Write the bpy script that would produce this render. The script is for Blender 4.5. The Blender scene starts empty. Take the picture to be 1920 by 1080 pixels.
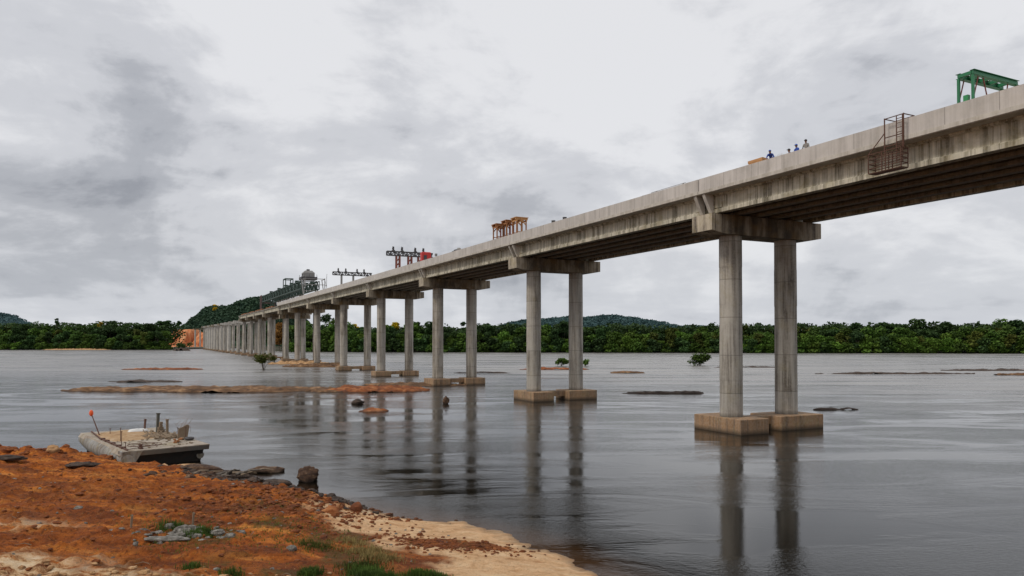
import bpy, math, random
import numpy as np
from mathutils import Vector, Matrix, noise as mn
random.seed(7); RNG = np.random.default_rng(11)
scn = bpy.context.scene
COL = scn.collection
R = math.radians

# ------------------------------------------------------------------ camera
CAM_H = 8.7326
cam_d = bpy.data.cameras.new('camera')
cam = bpy.data.objects.new('camera', cam_d); COL.objects.link(cam)
cam.location = (0, 0, CAM_H)
cam.rotation_euler = (math.pi/2 + .01883, 0, 0)
cam_d.sensor_width = 36; cam_d.lens = 1353.547*36/1920
cam_d.shift_y = 76.6/1920
cam_d.clip_start = .2; cam_d.clip_end = 30000
scn.camera = cam
scn.view_settings.view_transform = 'Standard'
scn.view_settings.look = 'None'; scn.view_settings.exposure = 0

# ------------------------------------------------------------------ node helper
class NT:
    def __init__(s, tree):
        s.t = tree; s.n = tree.nodes; s.l = tree.links
    def __call__(s, kind, **kw):
        nd = s.n.new(kind); ins = kw.pop('ins', {})
        for k, v in kw.items(): setattr(nd, k, v)
        for k, v in ins.items(): s.put(nd.inputs[k], v)
        return nd
    def put(s, sock, v):
        if isinstance(v, bpy.types.NodeSocket): s.l.new(v, sock)
        elif isinstance(v, bpy.types.Node): s.l.new(v.outputs[0], sock)
        else:
            if isinstance(v, tuple) and sock.type == 'RGBA' and len(v) == 3: v = (*v, 1)
            sock.default_value = v
    def math(s, op, a, b=0.0, c=None, clamp=False):
        n = s('ShaderNodeMath', operation=op, use_clamp=clamp); s.put(n.inputs[0], a); s.put(n.inputs[1], b)
        if c is not None: s.put(n.inputs[2], c)
        return n.outputs[0]
    def mix(s, f, a, b, mode='MIX'):
        n = s('ShaderNodeMix', data_type='RGBA', blend_type=mode)
        s.put(n.inputs[0], f); s.put(n.inputs[6], a); s.put(n.inputs[7], b)
        return n.outputs[2]
    def ramp(s, f, stops, interp='LINEAR'):
        n = s('ShaderNodeValToRGB'); s.put(n.inputs[0], f); cr = n.color_ramp; cr.interpolation = interp
        while len(cr.elements) < len(stops): cr.elements.new(.5)
        for e, (p, c) in zip(cr.elements, stops):
            e.position = p; e.color = (*c, 1) if isinstance(c, tuple) else (c, c, c, 1)
        return n.outputs[0]
    def map(s, vec, scale=(1,1,1), loc=(0,0,0), rot=(0,0,0)):
        n = s('ShaderNodeMapping'); s.put(n.inputs[0], vec); s.put(n.inputs[1], loc); s.put(n.inputs[2], rot); s.put(n.inputs[3], scale)
        return n.outputs[0]
    def noise(s, vec, scale, detail=4, rough=.55, dist=0.0):
        n = s('ShaderNodeTexNoise'); s.put(n.inputs['Vector'], vec); s.put(n.inputs['Scale'], scale)
        s.put(n.inputs['Detail'], detail); s.put(n.inputs['Roughness'], rough); s.put(n.inputs['Distortion'], dist)
        return n.outputs[0]
    def maprange(s, v, a, b, c=0.0, d=1.0, smooth=False):
        n = s('ShaderNodeMapRange'); n.clamp = True
        if smooth: n.interpolation_type = 'SMOOTHSTEP'
        for i, x in enumerate((v, a, b, c, d)): s.put(n.inputs[i], x)
        return n.outputs[0]

def new_mat(name):
    m = bpy.data.materials.new(name); m.use_nodes = True
    nt = NT(m.node_tree); nt.n.clear()
    out = nt('ShaderNodeOutputMaterial'); p = nt('ShaderNodeBsdfPrincipled')
    nt.l.new(p.outputs[0], out.inputs[0])
    return m, nt, p
def bump(nt, p, h, strength=.5, dist=.05):
    b = nt('ShaderNodeBump', ins={'Strength': strength, 'Distance': dist, 'Height': h})
    nt.l.new(b.outputs[0], p.inputs['Normal'])

def concrete(name, base=(.36,.34,.30), dark=(.10,.09,.07), streak=.7, rings=0.0, joints=0.0, warm=0.0, lichen=.25, wet=None, cap=False):
    m, nt, p = new_mat(name)
    geo = nt('ShaderNodeTexCoord').outputs['Object']
    oi = nt('ShaderNodeObjectInfo')
    off = nt('ShaderNodeVectorMath', operation='ADD'); nt.put(off.inputs[0], geo)
    cmb = nt('ShaderNodeCombineXYZ'); nt.put(cmb.inputs[2], nt.math('MULTIPLY', oi.outputs['Random'], 40)); nt.put(cmb.inputs[0], nt.math('MULTIPLY', oi.outputs['Random'], 13))
    nt.put(off.inputs[1], cmb.outputs[0]); v = off.outputs[0]
    st = nt.noise(nt.map(v, (1.9,1.9,.10)), 1.0, 5, .62)
    st2 = nt.noise(nt.map(v, (7,7,.22)), 1.0, 3, .6)
    blot = nt.noise(v, .42, 5, .6, .4)
    fine = nt.noise(v, 5.0, 4, .65)
    f = nt.math('MULTIPLY', nt.ramp(st, [(.44,0.0),(.64,1.0)]), streak)
    f = nt.math('MULTIPLY_ADD', nt.ramp(st2, [(.47,0.0),(.66,1.0)]), streak*.45, f)
    f = nt.math('MULTIPLY_ADD', nt.ramp(blot, [(.42,0.0),(.75,1.0)]), .45, f, clamp=True)
    c = nt.mix(f, base, dark)
    c = nt.mix(nt.math('MULTIPLY', nt.ramp(nt.noise(v, .7, 4, .6, .8), [(.5,0.0),(.72,1.0)]), lichen), c, (.25,.20,.08))
    c = nt.mix(nt.math('MULTIPLY', nt.ramp(fine, [(.3,0.0),(.8,1.0)]), .28), c, (.60,.57,.52))
    sep = nt('ShaderNodeSeparateXYZ'); nt.put(sep.inputs[0], geo)
    if warm:
        c = nt.mix(warm, c, (.38,.24,.12))
    if rings:
        zz = nt.math('DIVIDE', sep.outputs[2], rings)
        fr = nt.math('FRACT', zz); fl = nt.math('FLOOR', zz)
        wn = nt('ShaderNodeTexWhiteNoise', noise_dimensions='2D')
        cm = nt('ShaderNodeCombineXYZ'); nt.put(cm.inputs[0], fl); nt.put(cm.inputs[1], oi.outputs['Random']); nt.put(wn.inputs['Vector'], cm.outputs[0])
        c = nt.mix(nt.math('MULTIPLY', wn.outputs[0], .30), c, (.50,.48,.45))
        ln = nt.math('LESS_THAN', fr, .022)
        c = nt.mix(nt.math('MULTIPLY', ln, .45), c, (.08,.07,.06))
    if joints:
        yy = nt.math('DIVIDE', sep.outputs[1], joints)
        fr = nt.math('FRACT', yy); fl = nt.math('FLOOR', yy)
        wn = nt('ShaderNodeTexWhiteNoise', noise_dimensions='1D'); nt.put(wn.inputs['W'], fl)
        c = nt.mix(nt.math('MULTIPLY', wn.outputs[0], .28), c, (.36,.34,.31))
        c = nt.mix(nt.math('MULTIPLY', nt.math('LESS_THAN', fr, .014), .5), c, (.06,.055,.05))
    if cap:
        mk = nt.math('MULTIPLY', nt.maprange(sep.outputs[0], -3.3, -1.2, 0.0, 1.0, True), nt.maprange(sep.outputs[0], 7.2, 10.2, 1.0, .15, True))
        mk = nt.math('MULTIPLY', mk, nt.ramp(nt.noise(nt.map(v, (.8,.8,.35)), 1.0, 5, .6, .5), [(.36,.35),(.56,1.0)]))
        c = nt.mix(nt.math('MULTIPLY', mk, .85), c, nt.ramp(blot, [(.4,(.035,.024,.014)),(.62,(.16,.095,.03))]))
    if wet is not None:
        wl = nt.maprange(sep.outputs[2], wet[0], wet[1], 1.0, 0.0)
        c = nt.mix(nt.math('MULTIPLY', wl, .85), c, (.035,.025,.015))
    nt.put(p.inputs['Base Color'], c); p.inputs['Roughness'].default_value = .9
    bump(nt, p, nt.math('ADD', fine, nt.noise(v, 22, 3)), .35, .02)
    return m

def paint(name, col, rough=.55, rust=.3, metal=0.0, scale=3.0, rustcol=(.12,.05,.025)):
    m, nt, p = new_mat(name)
    v = nt('ShaderNodeTexCoord').outputs['Object']
    n1 = nt.noise(v, scale, 5, .65)
    c = nt.mix(nt.math('MULTIPLY', nt.ramp(n1, [(.45,0.0),(.7,1.0)]), rust), col, rustcol)
    c = nt.mix(nt.math('MULTIPLY', nt.noise(v, scale*4, 3), .25), c, tuple(min(1, x*1.6+.02) for x in col))
    nt.put(p.inputs['Base Color'], c); p.inputs['Roughness'].default_value = rough; p.inputs['Metallic'].default_value = metal
    bump(nt, p, n1, .2, .01)
    return m

def foliage(name, a, b, c3=None, bscale=.35):
    m, nt, p = new_mat(name)
    v = nt('ShaderNodeTexCoord').outputs['Object']
    oi = nt('ShaderNodeObjectInfo').outputs['Random']
    n1 = nt.noise(v, bscale, 4, .7)
    c = nt.mix(nt.ramp(n1, [(.35,0.0),(.65,1.0)]), a, b)
    geo = nt('ShaderNodeNewGeometry')
    c = nt.mix(nt.math('MULTIPLY', geo.outputs['Random Per Island'], .32), c, tuple(x*1.9 for x in b))
    hsv = nt('ShaderNodeHueSaturation'); nt.put(hsv.inputs['Color'], c)
    nt.put(hsv.inputs['Hue'], nt.math('MULTIPLY_ADD', oi, .022, .488))
    nt.put(hsv.inputs['Value'], nt.math('MULTIPLY_ADD', nt.math('FRACT', nt.math('MULTIPLY', oi, 7.31)), .75, .80))
    nt.put(p.inputs['Base Color'], hsv.outputs[0]); p.inputs['Roughness'].default_value = .8
    p.inputs['Specular IOR Level'].default_value = .25
    tr = nt('ShaderNodeBsdfTranslucent'); nt.put(tr.inputs[0], hsv.outputs[0])
    mx = nt('ShaderNodeMixShader'); mx.inputs[0].default_value = .22
    nt.l.new(p.outputs[0], mx.inputs[1]); nt.l.new(tr.outputs[0], mx.inputs[2])
    out = [n for n in nt.n if n.type == 'OUTPUT_MATERIAL'][0]; nt.l.new(mx.outputs[0], out.inputs[0])
    return m

# ------------------------------------------------------------------ mesh builder
class MB:
    def __init__(s): s.v = []; s.f = []; s.mi = []; s.sm = []; s.cur = 0
    def add(s, vs, fs, smooth=False):
        k = len(s.v); s.v += [tuple(v) for v in vs]
        for f in fs: s.f.append(tuple(i+k for i in f)); s.mi.append(s.cur); s.sm.append(smooth)
        return s
    def box(s, x0, x1, y0, y1, z0, z1, M=None):
        vs = [(x0,y0,z0),(x1,y0,z0),(x1,y1,z0),(x0,y1,z0),(x0,y0,z1),(x1,y0,z1),(x1,y1,z1),(x0,y1,z1)]
        if M: vs = [M @ Vector(v) for v in vs]
        return s.add(vs, [(0,3,2,1),(4,5,6,7),(0,1,5,4),(1,2,6,5),(2,3,7,6),(3,0,4,7)])
    def bar(s, a, b, w, h=None):
        h = h or w; a = Vector(a); b = Vector(b); d = (b-a); L = d.length
        if L < 1e-6: return s
        q = d.to_track_quat('Y', 'Z').to_matrix().to_4x4(); M = Matrix.Translation(a) @ q
        return s.box(-w/2, w/2, 0, L, -h/2, h/2, M)
    def tube(s, a, b, r0, r1=None, n=10, cap=True):
        return s.path([a, b], [r0, r0 if r1 is None else r1], n, cap)
    def path(s, pts, rs, n=8, cap=True):
        pts = [Vector(p) for p in pts]; k = len(pts); vs = []
        up = Vector((0,0,1))
        for i, p in enumerate(pts):
            d = (pts[min(i+1,k-1)]-pts[max(i-1,0)]).normalized()
            u = d.cross(up) if abs(d.dot(up)) < .95 else d.cross(Vector((0,1,0)))
            u.normalize(); w = u.cross(d)
            for j in range(n):
                an = 2*math.pi*j/n; vs.append(p + (u*math.cos(an)+w*math.sin(an))*rs[i])
        fs = [(i*n+j, i*n+(j+1)%n, (i+1)*n+(j+1)%n, (i+1)*n+j) for i in range(k-1) for j in range(n)]
        s.add(vs, fs, True)
        if cap:
            s.add(vs[:n], [tuple(range(n))]); s.add(vs[-n:], [tuple(reversed(range(n)))])
        return s
    def prism(s, prof, fa, fb):
        """profile list of 2-D points, fa/fb map a point to 3-D at either end"""
        n = len(prof); vs = [fa(*p) for p in prof] + [fb(*p) for p in prof]
        fs = [(i, (i+1)%n, n+(i+1)%n, n+i) for i in range(n)] + [tuple(reversed(range(n))), tuple(range(n, 2*n))]
        return s.add(vs, fs)
    def blob(s, c, r, seed=0, n=10, amp=.3, flat=False, freq=1.3):
        c = Vector(c); vs = []; fs = []
        r = Vector(r) if not isinstance(r, (int, float)) else Vector((r, r, r))
        for i in range(n+1):
            th = math.pi*i/n
            for j in range(2*n):
                ph = math.pi*j/n
                d = Vector((math.sin(th)*math.cos(ph), math.sin(th)*math.sin(ph), math.cos(th)))
                k = 1 + amp*mn.noise(d*freq+Vector((seed*3.1, seed*1.7, seed))) + amp*.5*mn.noise(d*freq*2.7+Vector((seed, 5, seed*2.3)))
                vs.append(c + Vector((d.x*r.x, d.y*r.y, d.z*r.z))*k)
        m = 2*n
        for i in range(n):
            for j in range(m): fs.append((i*m+j, (i+1)*m+j, (i+1)*m+(j+1)%m, i*m+(j+1)%m))
        return s.add(vs, fs, not flat)
    def build(s, name, mats, parent=None, loc=None, rotz=0, auto=False):
        me = bpy.data.meshes.new(name); me.from_pydata(s.v, [], s.f)
        if not isinstance(mats, (list, tuple)): mats = [mats]
        for m in mats: me.materials.append(m)
        me.polygons.foreach_set('material_index', s.mi); me.polygons.foreach_set('use_smooth', s.sm)
        me.update()
        o = bpy.data.objects.new(name, me); COL.objects.link(o)
        if parent: o.parent = parent
        if loc is not None: o.location = loc
        o.rotation_euler = (0, 0, rotz)
        return o
def recalc(o):
    import bmesh
    bm = bmesh.new(); bm.from_mesh(o.data); bmesh.ops.recalc_face_normals(bm, faces=bm.faces); bm.to_mesh(o.data); bm.free(); return o
def tag(o, label, cat, group=None, kind=None):
    o['label'] = label
    o['category'] = cat
    if group: o['group'] = group
    if kind: o['kind'] = kind
    return o
def thing(name, label, cat, loc, rotz=0, group=None):
    o = bpy.data.objects.new(name, None); COL.objects.link(o); o.location = loc; o.rotation_euler = (0,0,rotz)
    o.empty_display_size = .5
    return tag(o, label, cat, group)
def struct(o): o['kind'] = 'structure'; return o
def dup(root, loc, rotz=0, scale=None):
    r = root.copy(); COL.objects.link(r); r.location = loc; r.rotation_euler = (0,0,rotz)
    if scale: r.scale = scale
    for ch in list(root.children):
        c = ch.copy(); COL.objects.link(c); c.parent = r
        for g in ch.children:
            d = g.copy(); COL.objects.link(d); d.parent = c
    return r

# ------------------------------------------------------------------ bridge frame
A = .45287; X0, Y0 = 21.63548, 71.34113; S = 41.95; SEP = 7.39
BV = (-math.sin(A), math.cos(A)); RV = (math.cos(A), math.sin(A))
def at(o, t, z=0): return (X0+RV[0]*o+BV[0]*t, Y0+RV[1]*o+BV[1]*t, z)
def zc(t): return 19.214+.00616*t+3e-6*t*t            # top of the columns
DECK = 4.12

# ------------------------------------------------------------------ world
w = bpy.data.worlds.new('World'); scn.world = w; w.use_nodes = True
nt = NT(w.node_tree); nt.n.clear()
out = nt('ShaderNodeOutputWorld'); bg = nt('ShaderNodeBackground'); nt.l.new(bg.outputs[0], out.inputs[0])
SUN_EL, SUN_AZ = R(46), R(240)       # compass azimuth of the sun (from +Y clockwise): behind and left of the camera
sky = nt('ShaderNodeTexSky', sky_type='NISHITA'); sky.sun_disc = False
sky.sun_elevation = SUN_EL; sky.sun_rotation = SUN_AZ; sky.dust_density = 3
bg.inputs[1].default_value = .116
dirv = nt('ShaderNodeTexCoord').outputs['Generated']
sp = nt('ShaderNodeSeparateXYZ'); nt.put(sp.inputs[0], dirv)
zz = nt.math('MAXIMUM', sp.outputs[2], 0.0)
den = nt.math('ADD', zz, .16)
cx = nt.math('DIVIDE', sp.outputs[0], den); cy_ = nt.math('DIVIDE', sp.outputs[1], den)
cv = nt('ShaderNodeCombineXYZ'); nt.put(cv.inputs[0], cx); nt.put(cv.inputs[1], cy_)
n1 = nt.noise(nt.map(cv, (.55,.55,1), (3.1,1.7,0)), 1.0, 6, .50, .35)
n2 = nt.noise(nt.map(cv, (1.3,1.7,1), (7.7,2.2,4)), 1.0, 7, .56, .25)
n3 = nt.noise(nt.map(cv, (.30,.42,1), (1.3,9.2,2)), 1.0, 3, .5, .2)
n4 = nt.noise(nt.map(dirv, (3.4,3.4,5.5), (2.2,5.1,.3)), 1.0, 8, .58, .35)
n5 = nt.noise(nt.map(dirv, (9,9,22), (1.2,3.1,.3)), 1.0, 6, .6, .5)
f = nt.math('MULTIPLY_ADD', n2, .19, nt.math('MULTIPLY_ADD', n1, .22, nt.math('MULTIPLY_ADD', n3, .15, nt.math('MULTIPLY_ADD', n5, .19, nt.math('MULTIPLY', n4, .62)))))
# broad shading: darker to the left at mid height, lighter to the right and high up
left = nt.maprange(sp.outputs[0], -.55, .25, .000, .060, True)
high = nt.maprange(sp.outputs[2], .22, .44, 0.0, .075, True)
f = nt.math('ADD', f, nt.math('ADD', left, high))
cl = nt.ramp(f, [(.54,(2.75,2.85,3.15)),(.61,(3.9,4.0,4.3)),(.69,(5.5,5.57,5.85)),(.79,(7.0,7.02,7.2))], 'EASE')
low = nt.maprange(sp.outputs[2], 0.0, .16, 1.0, 0.0, True)
cl = nt.mix(nt.math('MULTIPLY', low, .28), cl, (5.2,5.7,6.5))
c = nt.mix(.93, sky.outputs[0], cl)
nt.put(bg.inputs[0], c)

sl = bpy.data.lights.new('sun', 'SUN'); sl.energy = 1.5; sl.angle = R(12); sl.color = (1,.92,.80)
so = bpy.data.objects.new('sun', sl); COL.objects.link(so)
sd = Vector((math.sin(SUN_AZ)*math.cos(SUN_EL), math.cos(SUN_AZ)*math.cos(SUN_EL), math.sin(SUN_EL)))
so.rotation_euler = (-sd).to_track_quat('-Z', 'Y').to_euler(); so.location = (0,0,60)

# ------------------------------------------------------------------ numpy value noise
_T = RNG.random((256, 256))
def vn(x, y):
    xi = np.floor(x).astype(int); yi = np.floor(y).astype(int); fx = x-xi; fy = y-yi
    fx = fx*fx*(3-2*fx); fy = fy*fy*(3-2*fy)
    a = _T[xi & 255, yi & 255]; b = _T[(xi+1) & 255, yi & 255]; c = _T[xi & 255, (yi+1) & 255]; d = _T[(xi+1) & 255, (yi+1) & 255]
    return (a*(1-fx)+b*fx)*(1-fy)+(c*(1-fx)+d*fx)*fy*1.0
def fbm(x, y, o=5, g=.5, lac=2.03):
    s = 0; am = 1; tot = 0
    for i in range(o):
        s = s+am*vn(x+17.3*i, y+9.1*i); tot += am; am *= g; x = x*lac; y = y*lac
    return s/tot
def sstep(a, b, x):
    t = np.clip((x-a)/(b-a), 0, 1); return t*t*(3-2*t)

# ------------------------------------------------------------------ river bank (near)
SHORE = [(-900,330),(-400,150),(-200,104),(-110,74),(-70,63.5),(-50,58.5),(-44,57.6),(-40,57.3),(-36.3,56.3),(-31,53.4),(-26.5,51),(-23.2,50.2),
         (-21,48.6),(-19,46.6),(-16,44),(-12.9,41.8),(-9.8,39.4),(-7.1,37.6),(-2.8,34.8),(.9,31.6),(3.2,27.8),(7,21),(14,13),(24,4),(40,-8),(80,-40),(200,-140)]
SH = np.array(SHORE, float)
def sdist(x, y):
    """distance to the shoreline, positive on land"""
    best = np.full(x.shape, 1e9)
    for (ax, ay), (bx, by) in zip(SH[:-1], SH[1:]):
        dx, dy = bx-ax, by-ay; L = dx*dx+dy*dy
        t = np.clip(((x-ax)*dx+(y-ay)*dy)/L, 0, 1)
        d = np.hypot(x-ax-t*dx, y-ay-t*dy); best = np.minimum(best, d)
    poly = list(SHORE)+[(200,-900),(-900,-900)]
    ins = np.zeros(x.shape, bool); n = len(poly)
    for i in range(n):
        x1, y1 = poly[i]; x2, y2 = poly[(i+1) % n]
        c = ((y1 > y) != (y2 > y)); 
        with np.errstate(divide='ignore', invalid='ignore'):
            ins ^= c & (x < (x2-x1)*(y-y1)/((y2-y1) if y2 != y1 else 1e-9)+x1)
    return np.where(ins, best, -best)
def land_z(x, y, fine=True):
    d0 = sdist(x, y)
    d = d0+(fbm(x*.45, y*.45, 4)-.5)*1.9*sstep(-14, -6, x) + (fbm(x*1.4+5, y*1.4, 3)-.5)*.7
    sandy = sstep(-11, -6, x)*sstep(14, 20, y)
    dp = np.maximum(d, 0)
    Aa = .70*(1-sandy)+.10*sandy
    z = Aa*(1-np.exp(-dp/1.5))+(.055*(1-sandy)+.085*sandy)*np.minimum(dp, 40)
    z = np.where(d < 0, np.maximum(d*.16, -2.2), z)
    z = z+np.maximum(0, 4.6-.42*np.maximum(y, 0))*sstep(1, 10, d)*.95
    lf = sstep(0, 2.5, d)
    z = z+lf*(fbm(x*.22+3, y*.3, 4)-.5)*.75*(1-.6*sandy)
    # spoil heaps at the left end of the bank and against the stranded pontoon
    for hx, hy, hr, hh in ((-38.5,51.5,2.6,.55),(-33.5,50.4,1.6,.45),(-31.6,52.2,1.3,.5),(-29.6,50.2,1.2,.35),(-43,52,3,.4),(-11,36.8,2.6,.25),(-14.5,38.5,3,.3)):
        z = z+hh*np.exp(-((x-hx)**2+(y-hy)**2)/(hr*hr))*(.6+.8*fbm(x*1.1, y*1.1, 3))
    if fine:
        rough = sstep(.0, 1.2, d)*(1-.75*sandy)
        cl = fbm(x*1.1, y*1.7+40, 6, .66)
        z = z+rough*(cl-.5)*.52
        z = z+rough*np.maximum(fbm(x*3.3, y*3.3, 3)-.56, 0)*.55
        z = z+sandy*lf*(fbm(x*2.2, y*2.2, 4)-.5)*.10
    ru = np.exp(-((y-(25.6+.10*(x+20)))/.16)**2)+np.exp(-((y-(27.3+.12*(x+20)))/.18)**2)+.8*np.exp(-((y-(33+.22*(x+25)))/.25)**2)
    z = z-ru*.13*sstep(-8, -11, x)*sstep(.35, .5, fbm(x*.4+9, y*.4, 2))
    return z, d
def axis(lo, hi, step, far_lo, far_hi, g=1.22):
    a = list(np.arange(lo, hi, step)); s = step; v = lo
    L = []
    while v > far_lo: s *= g; v -= s; L.append(v)
    s = step; v = a[-1]; Rr = []
    while v < far_hi: s *= g; v += s; Rr.append(v)
    return np.array(L[::-1]+a+Rr)
def grid_mesh(name, xs, ys, Z, attrs=None, keep=None):
    nx, ny = len(xs), len(ys)
    Xg, Yg = np.meshgrid(xs, ys)
    co = np.stack([Xg, Yg, Z], -1).reshape(-1, 3)
    i = np.arange(nx-1)[None, :]+nx*np.arange(ny-1)[:, None]
    q = np.stack([i, i+1, i+nx+1, i+nx], -1).reshape(-1, 4)
    if keep is not None: q = q[keep[:-1, :-1].reshape(-1)]
    me = bpy.data.meshes.new(name)
    me.vertices.add(len(co)); me.vertices.foreach_set('co', co.ravel())
    me.loops.add(q.size); me.loops.foreach_set('vertex_index', q.ravel().astype(np.int32))
    me.polygons.add(len(q)); me.polygons.foreach_set('loop_start', np.arange(0, q.size, 4, dtype=np.int32))
    me.polygons.foreach_set('loop_total', np.full(len(q), 4, dtype=np.int32))
    me.polygons.foreach_set('use_smooth', np.ones(len(q), bool))
    me.update(calc_edges=True)
    for k, arr in (attrs or {}).items():
        at_ = me.attributes.new(k, 'FLOAT', 'POINT'); at_.data.foreach_set('value', arr.reshape(-1).astype(np.float32))
    o = bpy.data.objects.new(name, me); COL.objects.link(o); return o

xs = axis(-50, 9, .12, -900, 200); ys = axis(16.5, 62, .14, -800, 400)
GX, GY = np.meshgrid(xs, ys)
LZ, LD = land_z(GX, GY)
nb = fbm(GX*.5, GY*.5, 5, .6)
sand = sstep(-10.5, -7.5, GX+(nb-.5)*5)*(1-sstep(4.2, 6.5, LD+(nb-.5)*5))
red_in = np.exp(-(((GX+2.4)/2.6)**2+((GY-29.8)/.9)**2))
sand = sand*(1-sstep(.35, .6, red_in+(nb-.5)*.6)*.9)
sand = np.maximum(sand, np.exp(-(((GX+24.5)/1.7)**2+((GY-49.6)/.7)**2))*1.3)
pale = np.maximum(sstep(24.8, 22.6, GY+(nb-.5)*5.5+(GX+14)*.10)*sstep(-7, -10, GX+(nb-.5)*4), 1.25*np.exp(-(((GX+20)/2.1)**2+((GY-28.6)/.8)**2))*sstep(.40, .56, nb))
green = sstep(.50, .62, fbm(GX*.8+50, GY*.8, 4))*sstep(-15, -10, GX)*(1-sstep(7, 9, GX))*sstep(1.2, 4, LD)*(1-sand)
bank = grid_mesh('riverbank_ground', xs, ys, LZ, {'sand': np.clip(sand,0,1), 'pale': np.clip(pale,0,1), 'green': green, 'shore': LD}, keep=(LD > -16))
m, nt, p = new_mat('red_earth')
pos = nt('ShaderNodeNewGeometry').outputs['Position']
def attr(nm): return nt('ShaderNodeAttribute', attribute_name=nm).outputs['Fac']
nA = nt.noise(nt.map(pos, (.34,1.0,1), rot=(0,0,.12)), 1.0, 8, .70, .6); nB = nt.noise(pos, 6.0, 6, .7); nC = nt.noise(nt.map(pos, (.9,1.9,1), (4,9,0)), 1.0, 6, .7, .6)
c = nt.ramp(nA, [(.32,(.10,.026,.006)),(.42,(.30,.072,.010)),(.54,(.56,.160,.020)),(.68,(.74,.30,.060))])
c = nt.mix(nt.math('MULTIPLY', nt.ramp(nt.noise(nt.map(pos, (.10,.42,1), (7,3,0), rot=(0,0,.1)), 1.0, 6, .62, .8), [(.42,0.0),(.58,1.0)]), .62), c, (.13,.035,.010))
c = nt.mix(nt.ramp(nB, [(.36,.8),(.50,0.0)]), c, (.09,.026,.008))
c = nt.mix(nt.math('MULTIPLY', nt.ramp(nt.noise(pos, 9, 5, .75), [(.58,0.0),(.70,1.0)]), .55), c, (.55,.30,.12))
g1 = nt.math('MULTIPLY', attr('green'), nt.ramp(nB, [(.35,0.0),(.55,.8)]))
c = nt.mix(g1, c, (.075,.065,.018))
sc = nt.ramp(nC, [(.32,(.52,.27,.12)),(.50,(.76,.48,.26)),(.68,(.86,.62,.38))])
sc = nt.mix(nt.ramp(nB, [(.30,.5),(.48,0.0)]), sc, (.26,.12,.05))
c = nt.mix(nt.math('MULTIPLY_ADD', nB, .5, nt.math('SUBTRACT', nt.math('MULTIPLY', attr('sand'), 1.6), .45), clamp=True), c, sc)
pc = nt.ramp(nC, [(.34,(.42,.17,.05)),(.50,(.72,.46,.24)),(.66,(.92,.76,.54))])
pf = nt.math('MULTIPLY', attr('pale'), nt.ramp(nC, [(.40,0.0),(.52,1.0)]))
c = nt.mix(pf, c, pc)
wet = nt.maprange(attr('shore'), -.2, .55, 1.0, 0.0)
c = nt.mix(nt.math('MULTIPLY', wet, .8), c, (.06,.035,.018))
nt.put(p.inputs['Base Color'], c); nt.put(p.inputs['Roughness'], nt.math('MULTIPLY_ADD', wet, -.45, .95)); p.inputs['Specular IOR Level'].default_value = .3
bump(nt, p, nt.math('MULTIPLY_ADD', nB, 1.0, nt.noise(pos, 18, 4, .7)), 1.0, .12)
bank.data.materials.append(m); struct(bank); M_EARTH = m
bank['label'] = 'rust red earth river bank with pale sand along the water'

# ------------------------------------------------------------------ water
xw = axis(-52, 14, .6, -9000, 9000, 1.25); yw = axis(14, 66, .6, -1500, 9000, 1.25)
WX, WY = np.meshgrid(xw, yw)
dW = sdist(WX, WY)
water = grid_mesh('river_water', xw, yw, np.zeros_like(WX), {'off': -dW})
m, nt, p = new_mat('river_water')
geo = nt('ShaderNodeNewGeometry'); pos = geo.outputs['Position']
offs = nt('ShaderNodeAttribute', attribute_name='off').outputs['Fac']
shal = nt.maprange(offs, -.5, 3.0, 1.0, 0.0, True)
c = nt.mix(nt.math('MULTIPLY', shal, nt.math('MULTIPLY_ADD', nt.noise(pos, .6, 3), 1.0, .3), clamp=True), (.003,.003,.002), (.060,.027,.009))
sepw = nt('ShaderNodeSeparateXYZ'); nt.put(sepw.inputs[0], pos); pos_sep = sepw.outputs[1]
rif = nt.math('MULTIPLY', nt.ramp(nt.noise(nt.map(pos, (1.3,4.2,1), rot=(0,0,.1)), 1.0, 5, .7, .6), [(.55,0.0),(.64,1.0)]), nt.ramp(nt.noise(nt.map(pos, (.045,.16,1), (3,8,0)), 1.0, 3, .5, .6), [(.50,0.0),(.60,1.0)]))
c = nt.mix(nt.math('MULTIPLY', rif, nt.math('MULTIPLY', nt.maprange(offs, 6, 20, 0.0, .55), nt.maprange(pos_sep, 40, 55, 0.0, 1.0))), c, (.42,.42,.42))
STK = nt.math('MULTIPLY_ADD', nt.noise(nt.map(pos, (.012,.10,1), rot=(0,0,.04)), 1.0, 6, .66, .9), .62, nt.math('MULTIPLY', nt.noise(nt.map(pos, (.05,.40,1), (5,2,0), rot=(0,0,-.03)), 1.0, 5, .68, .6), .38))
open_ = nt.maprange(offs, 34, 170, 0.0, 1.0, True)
nt.put(p.inputs['Base Color'], nt.mix(open_, c, nt.ramp(STK, [(.40,(.03,.027,.024)),(.49,(.15,.142,.133)),(.62,(.33,.32,.31))])))  # open water: pale silt streaks that also paint in sky sheen
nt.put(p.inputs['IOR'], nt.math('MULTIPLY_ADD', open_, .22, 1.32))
w1 = nt.noise(nt.map(pos, (.38,.85,1), rot=(0,0,.25)), 1.0, 3, .55, .5)      # ripples, crests across the view
w2 = nt.noise(nt.map(pos, (2.8,6.0,1), rot=(0,0,-.15)), 1.0, 4, .65, .3)
w3 = nt.noise(nt.map(pos, (.05,.16,1), rot=(0,0,.12)), 1.0, 5, .6, 1.0)     # calm and ruffled patches
w4 = nt.noise(nt.map(pos, (.012,.11,1), rot=(0,0,.05)), 1.0, 4, .6, .8)    # long current lines
patch = nt.math('MULTIPLY', nt.ramp(w3, [(.42,.14),(.58,1.0)]), 1.9)
w6 = nt.noise(nt.map(pos, (6,11,1), rot=(0,0,.3)), 1.0, 3, .6, .2)
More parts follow.
